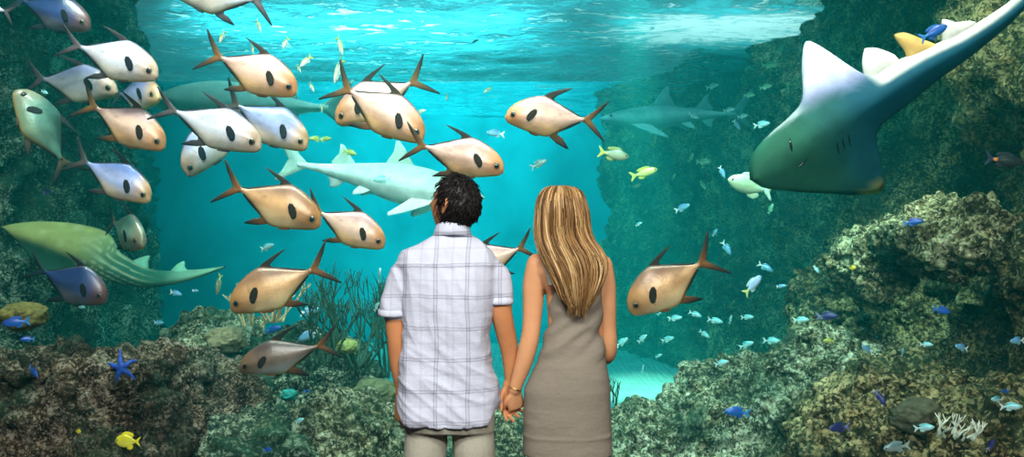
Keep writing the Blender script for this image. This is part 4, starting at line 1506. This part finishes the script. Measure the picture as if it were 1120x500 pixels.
bm = bmesh.new()
bmesh.ops.create_icosphere(bm, subdivisions=5, radius=1)
for v in bm.verts:
    d = v.co.normalized()
    m_ = hair_mask(d)
    q = head_point(d)
    lump = mnoise.noise(d * 5) * .006 + mnoise.noise(d * 14) * .003
    v.co = HC + HR @ (q * (1 - .06 * (1 - m_)) + d * ((.013 + lump) * m_))
me = bpy.data.meshes.new('tmp'); bm.to_mesh(me); bm.free()
for v in me.vertices: vs.append(v.co.copy()); cs.append((.010, .008, .008))
for p in me.polygons: fs.append(tuple(p.vertices))
for i in range(1500):
    d = Vector((random.gauss(0, 1), random.gauss(-.4, 1), random.gauss(.2, .8))).normalized()
    if hair_mask(d) < .6: continue
    p = HC + HR @ (head_point(d) + d * .010)
    nrm = HR @ d
    whorl = Vector((0, -.4, 1)).normalized()
    flow = HR @ (d * d.dot(whorl) - whorl).normalized()
    if flow.length < .1: flow = Vector((0, 0, -1))
    j = Vector((random.uniform(-.5, .5), random.uniform(-.5, .5), random.uniform(-.4, .3)))
    ln = random.uniform(.018, .032)
    f2 = (flow + j * .6).normalized()
    pts = [p, p + (f2 * .8 + nrm * .28) * ln * .35, p + (f2 + nrm * .22) * ln * .7, p + (f2 + nrm * .05) * ln]
    g_ = random.uniform(.003, .012)
    strand(vs, fs, cs, pts, random.uniform(.0018, .0034), (g_ * 1.15, g_, g_ * .95))
strands_mesh('hair', vs, fs, cs, M['hair'], man)

# ------------------------------------------------------------------ the woman
woman = empty('person', loc=(W(618, 250).x, Y0, 0), label='woman with long blond hair in a sleeveless taupe dress, seen from behind', cat='person')
FC = W(613.5, 236, .01)
FR = Matrix.Rotation(math.radians(4), 3, 'Z') @ Matrix.Rotation(math.radians(12), 3, 'X')
bm = bmesh.new()
add_head(bm, FC, FR, .95)
tube(bm, [(W(619, 285), .055), (W(617, 272), .048), (W(615, 258, .005), .045), (W(614, 245, .01), .042)], 18, 3)
rows(bm, [(270, 606, 632, .045, 0), (277, 592, 650, .06, 0), (285, 584, 660, .072, 0), (297, 584, 662, .085, 0), (320, 597, 658, .088, 0), (345, 599, 655, .08, 0), (375, 600, 656, .082, 0), (410, 588, 660, .100, 0), (440, 580, 662, .105, 0), (470, 582, 660, .09, 0)])
tube(bm, [(W(588, 289), .044), (W(584, 310), .044), (W(583, 330, .0), .041), (W(582, 350, -.005), .037), (W(580, 368, -.01), .036), (W(576, 385, -.012), .037), (W(571, 402, -.012), .033), (W(566, 417, -.01), .027), (W(563, 426, -.008), .024)], 18, 4)
tube(bm, [(W(659, 290), .040), (W(663, 312), .038), (W(664, 335), .036), (W(665, 358, .01), .033), (W(666, 378, .02), .033), (W(664, 389, .05), .032), (W(657, 390, .12), .029), (W(640, 386, .19), .024)], 18, 4)
add_hand(bm, W(563, 427, -.006), Vector((.10, .30, -1)), Vector((-.45, .85, 0)), -1, .85, .88, thumb=(.9, .3))
add_hand(bm, W(638, 386, .195), Vector((-1, .1, -.1)), Vector((0, -1, 0)), -1, .4, .88)
for x0, x1, x2 in ((599, 600, 601), (642, 641, 640)):
    tube(bm, [(W(x0, 450), .082), (W(x0, 495), .074), (W(x1, 560), .050), (W(x1, 600), .052), (W(x2, 655), .032), (W(x2, 672, -.01), .032)], 18, 4)
    tube(bm, [(W(x2, 676, -.03), .030), (W(x2, 677, .05), .028), (W(x2, 680, .13), .018)], 14, 3)
own(fuse('body', bm, M['skin_fair'], None, .005, 3), woman)
n0 = len(COL.objects)
add_face(None, FC, FR, .95, 'lip')
adopt_since(n0, woman)


def fold_dress(co, n):
    z = co.z
    waist = smooth(1.02, 1.10, z) * smooth(1.42, 1.30, z)
    a = mnoise.noise(Vector((co.x * 6 + co.z * 3, co.y * 5, co.z * 22 - co.x * 16)))
    b = mnoise.noise(Vector((co.x * 10, co.y * 10, co.z * 1.6)))
    ridge = math.exp(-((z - (CZ - (474 - 250) * PX)) / .006) ** 2) * .003
    return .016 * a * waist + .004 * b + ridge


bm = bmesh.new()
rows(bm, [(296, 603, 655, .080, 0), (304, 598, 659, .094, 0), (315, 598, 659, .100, 0), (330, 598.5, 657, .100, 0), (346, 600, 656, .094, 0), (364, 598, 657, .095, 0), (380, 593, 660, .105, 0), (398, 586, 663, .118, 0),
          (412, 579, 666, .124, 0), (425, 573, 667.5, .126, 0), (450, 572, 668, .124, 0), (474, 572, 669, .122, 0), (496, 571.5, 670, .122, 0)], 56, 2.3)
own(fuse('dress', bm, M['jersey'], None, .006, 3, fold_dress), woman)
bm = bmesh.new()


def strap(pts, wd, mat='jersey', name='shoulder_strap'):
    P_ = smooth_path([(p,) for p in pts], 5)
    P_ = [p[0] for p in P_]
    L_, R_ = [], []
    for i, p in enumerate(P_):
        d = (P_[min(i + 1, len(P_) - 1)] - P_[max(i - 1, 0)]).normalized()
        nrm = (p - W(624, 300, 0)); nrm.x *= .3; nrm.normalize()
        s_ = d.cross(nrm).normalized() * wd / 2
        L_.append(p - s_); R_.append(p + s_)
    bm = bmesh.new()
    a = [bm.verts.new(p) for p in L_]; b = [bm.verts.new(p) for p in R_]
    for i in range(len(a) - 1):
        bm.faces.new((a[i], a[i + 1], b[i + 1], b[i]))
    me = bpy.data.meshes.new(name); bm.to_mesh(me); bm.free()
    o = link(name, me, M[mat])
    s = o.modifiers.new('s', 'SOLIDIFY'); s.thickness = .006; s.offset = 0
    return own(o, woman)


strap([W(604, 312, -.103), W(602, 300, -.103), W(599, 288, -.092), W(596, 280, -.055), W(596, 277, 0), W(598, 284, .06), W(602, 300, .096)], .036)
strap([W(653, 312, -.103), W(655, 300, -.103), W(656, 289, -.092), W(655, 282, -.055), W(654, 279, 0), W(653, 286, .06), W(651, 300, .096)], .030)

# bracelet on the wrist of the held hand
bm = bmesh.new()
c = W(563.8, 424, -.008); ax = (W(563, 426, -.008) - W(566, 417, -.01)).normalized()
u = ax.cross(Vector((0, 1, 0))).normalized(); v = ax.cross(u)
rg = []
for i in range(28):
    a = 2 * PI * i / 28
    o_ = u * math.cos(a) + v * math.sin(a)
    p = c + o_ * .0275
    rg.append([bm.verts.new(p + (o_ * math.cos(b) + ax * math.sin(b)) * .0022) for b in [2 * PI * k / 6 for k in range(6)]])
ring_faces(bm, rg + [rg[0]])
me = bpy.data.meshes.new('bracelet'); bm.to_mesh(me); bm.free()
own(link('bracelet', me, M['gold']), woman)

# long hair: a core and many strands
HROWS = [  # py, x left, x right, half depth, dy
    (203.5, 606, 618, .02, .00), (206, 599, 628, .055, .0), (211, 594, 634, .082, -.002), (218, 590.5, 637, .097, -.008), (228, 588, 640, .104, -.014), (240, 587, 642, .102, -.02), (252, 587, 643, .092, -.03),
    (264, 588.5, 648, .078, -.05), (276, 592, 657, .066, -.072), (286, 597, 661, .056, -.088), (296, 602, 661, .048, -.100), (306, 607, 658, .042, -.108), (316, 612, 653, .036, -.114), (325, 615, 649, .028, -.118), (332, 620, 645, .022, -.121), (338, 624, 641, .014, -.122)]


def hair_at(v, a, off):
    """Point on the outside of the long hair; v = 0 crown .. 1 tips, a = angle (pi*1.5 = straight back)."""
    col = lambda k: [(i / (len(HROWS) - 1), r[k]) for i, r in enumerate(HROWS)]
    py, xl, xr, d, dy = [interp(HC_[k], v) for k in range(5)]
    c = W((xl + xr) / 2, py, dy)
    hw = (xr - xl) / 2 * PX
    ca, sa = math.cos(a), math.sin(a)
    return c + Vector(((hw + off) * math.copysign(abs(ca) ** .85, ca), (d + off) * math.copysign(abs(sa) ** .85, sa), 0))


HC_ = [[(i / (len(HROWS) - 1), r[k]) for i, r in enumerate(HROWS)] for k in range(5)]
vs, fs, cs = [], [], []
nr, na = 46, 40
for i in range(nr + 1):
    for j in range(na):
        vs.append(hair_at(i / nr * .80, 2 * PI * j / na, -.004 - .022 * smooth(.6, 1, i / nr))); cs.append((.10, .055, .022))
for i in range(nr):
    for j in range(na):
        a, b = i * na + j, i * na + (j + 1) % na
        fs.append((a, b, b + na, a + na))
fs.append(tuple(range(na))[::-1]); fs.append(tuple(nr * na + j for j in range(na)))
TONES = [(.07, .035, .012), (.17, .09, .03), (.32, .18, .07), (.48, .30, .12), (.70, .50, .25), (.12, .06, .02)]
for i in range(1500):
    a = PI * 1.5 + random.gauss(0, .95)
    if abs(a - PI * 1.5) > 2.1: continue
    v0 = random.choice((0.0, 0.0, .02, .05, random.uniform(0, .5)))
    v1 = min(random.uniform(.93, 1.08), max(v0 + .3, random.gauss(.93, .10)))
    off = random.uniform(-.004, .007)
    ph, am = random.uniform(0, 6), random.uniform(.01, .07)
    sw = random.uniform(-.25, .25)
    m = 20
    pts = []
    for s in range(m):
        v = v0 + (v1 - v0) * s / (m - 1)
        aa = a + am * math.sin(v * 7 + ph) + sw * max(0, v - .45)
        pts.append(hair_at(min(v, 1), aa, off + .006 * math.sin(v * 9 + ph)) + Vector((0, 0, -.45 * max(0, v - 1))))
    streak = mnoise.noise(Vector((a * 4.5, 3, 1))) + random.gauss(0, .35)
    k = min(5, max(0, int(2.4 + streak * 2.6)))
    c = TONES[k]
    q = random.uniform(.8, 1.2)
    strand(vs, fs, cs, pts, random.uniform(.0014, .0030), tuple(x * q for x in c))
h = strands_mesh('hair', vs, fs, cs, M['hair'], woman)
prop(h, 'long straight blond hair with brown streaks')


# ================================================================== corals, sponges and a sea star on the reef
def branch(bm, p, d, r, depth, ln, rnd, spread=.6, up=.3):
    pts = [(p, r)]
    q, dd = p.copy(), d.copy()
    for i in range(3):
        dd = (dd + Vector((rnd.uniform(-.25, .25), rnd.uniform(-.25, .25), up * .3))).normalized()
        q = q + dd * ln / 3
        pts.append((q.copy(), r * (1 - .15 * (i + 1))))
    tube(bm, pts, 7, 1)
    if depth > 0:
        for k in range(rnd.choice((2, 3))):
            nd = (dd + Vector((rnd.uniform(-spread, spread), rnd.uniform(-spread, spread), rnd.uniform(0, up)))).normalized()
            branch(bm, q, nd, r * .68, depth - 1, ln * rnd.uniform(.65, .95), rnd, spread, up)


def branching_coral(px, py, Y, n, ln, r, mat, label, depth=2, spread=.6, seed=1, lean=(0, 0, 1)):
    rnd = random.Random(seed)
    bm = bmesh.new()
    c = at(px, py, Y)
    for i in range(n):
        a = 2 * PI * i / n + rnd.uniform(-.3, .3)
        d = (Vector(lean) + Vector((math.cos(a), math.sin(a), 0)) * rnd.uniform(.1, .9)).normalized()
        branch(bm, c + Vector((math.cos(a), math.sin(a), 0)) * rnd.uniform(0, .10), d, r, depth, ln, rnd, spread)
    me = bpy.data.meshes.new('branching_coral'); bm.to_mesh(me); bm.free()
    return prop(link('branching_coral', me, M[mat]), label, 'coral', 'branching corals on the reef')


M['coral_cream'] = plain('coral_cream', (.55, .42, .22), .8, .3, 40)
M['coral_dark'] = plain('coral_dark', (.015, .06, .035), .85, .4, 40)
M['coral_white'] = plain('coral_white', (.85, .88, .72), .7, .1, 60)
M['coral_green'] = plain('coral_green', (.35, .48, .12), .8, .3, 50)
M['star_blue'] = plain('star_blue', (.01, .07, .38), .6, .3, 40)

branching_coral(298, 352, 7.2, 9, .16, .011, 'coral_cream', 'cream branching coral between the copper fish and the grey brown fish', 2, .7, 3)
branching_coral(275, 356, 7.3, 6, .12, .010, 'coral_cream', 'smaller cream branching coral directly below the mouth of the copper fish', 2, .7, 5)
branching_coral(392, 402, 7.4, 9, .27, .014, 'coral_dark', 'tall dark green branching coral beside the sleeve of the man', 3, .5, 8)
branching_coral(421, 412, 8.3, 7, .25, .013, 'coral_dark', 'dark branching coral leaning in behind the arm of the man', 3, .5, 9)
branching_coral(358, 396, 6.8, 7, .17, .013, 'coral_dark', 'lower dark branching coral next to the tail of the grey brown fish', 3, .55, 12)
branching_coral(1045, 478, 4.95, 11, .055, .0075, 'coral_white', 'small bright white coral low on the dark rock slope', 2, .8, 21, (.1, -.6, .6))
branching_coral(668, 352 + 90, 6.9, 6, .08, .008, 'coral_dark', 'small dark coral tuft beside the edge of the dress', 2, .6, 31)


def brain_coral(px, py, Y, r, mat_c, label, flat=.7):
    """A rounded coral head with winding ridges."""
    bm = bmesh.new()
    bmesh.ops.create_icosphere(bm, subdivisions=5, radius=1)
    for v in bm.verts:
        d = v.co.normalized()
        w_ = math.sin(14 * d.x + 5 * mnoise.noise(d * 3)) * math.sin(13 * d.z + 5 * mnoise.noise(d * 3 + Vector((5, 0, 0))))
        v.co = at(px, py, Y) + Vector((d.x, d.y, d.z * flat)) * (r * (1 + .06 * w_ + .22 * mnoise.noise(d * 1.7 + Vector((px, 0, 0))) + .04 * mnoise.noise(d * 9)))
    me = bpy.data.meshes.new('brain_coral'); bm.to_mesh(me); bm.free()
    mt = plain('brain_coral_skin', mat_c, .85, .35, 30)
    return prop(link('brain_coral', me, mt), label, 'coral', 'rounded coral heads on the reef')


brain_coral(247, 372, 7.42, .17, (.17, .14, .07), 'round brown coral head on the pale mound above the grey brown fish')
brain_coral(380, 379, 7.2, .085, (.26, .30, .08), 'small yellow green coral head touching the tail of the grey brown fish')
brain_coral(25, 346, 5.75, .14, (.12, .10, .02), 'mustard coral head behind the ledge at the picture edge')
brain_coral(212, 396, 6.9, .13, (.07, .11, .06), 'green coral head in the gap beside the ledge')
brain_coral(1002, 455, 5.75, .17, (.07, .065, .035), 'large dull brown coral head next to the white coral')
brain_coral(410, 430, 6.9, .17, (.09, .11, .05), 'olive coral head beside the forearm of the man')
brain_coral(316, 432, 6.6, .06, (.01, .22, .20), 'little turquoise coral head on the pale lumpy rock')

# blue sea star clinging to the brown ledge
bm = bmesh.new()
c = at(133, 402, 4.86)
for k in range(5):
    a = 2 * PI * k / 5 + 1.75
    d = Vector((math.cos(a), .15 * math.sin(3 * k), math.sin(a)))
    tube(bm, [(c, .019), (c + d * .035, .015), (c + d * .062 + Vector((0, .01, .006 * math.sin(k * 2))), .010), (c + d * .088 + Vector((0, .02, .012 * math.cos(k))), .005)], 10, 2)
o = fuse('sea_star', bm, M['star_blue'], None, .005, 2)
prop(o, 'blue sea star clinging to the face of the brown ledge', 'sea star')
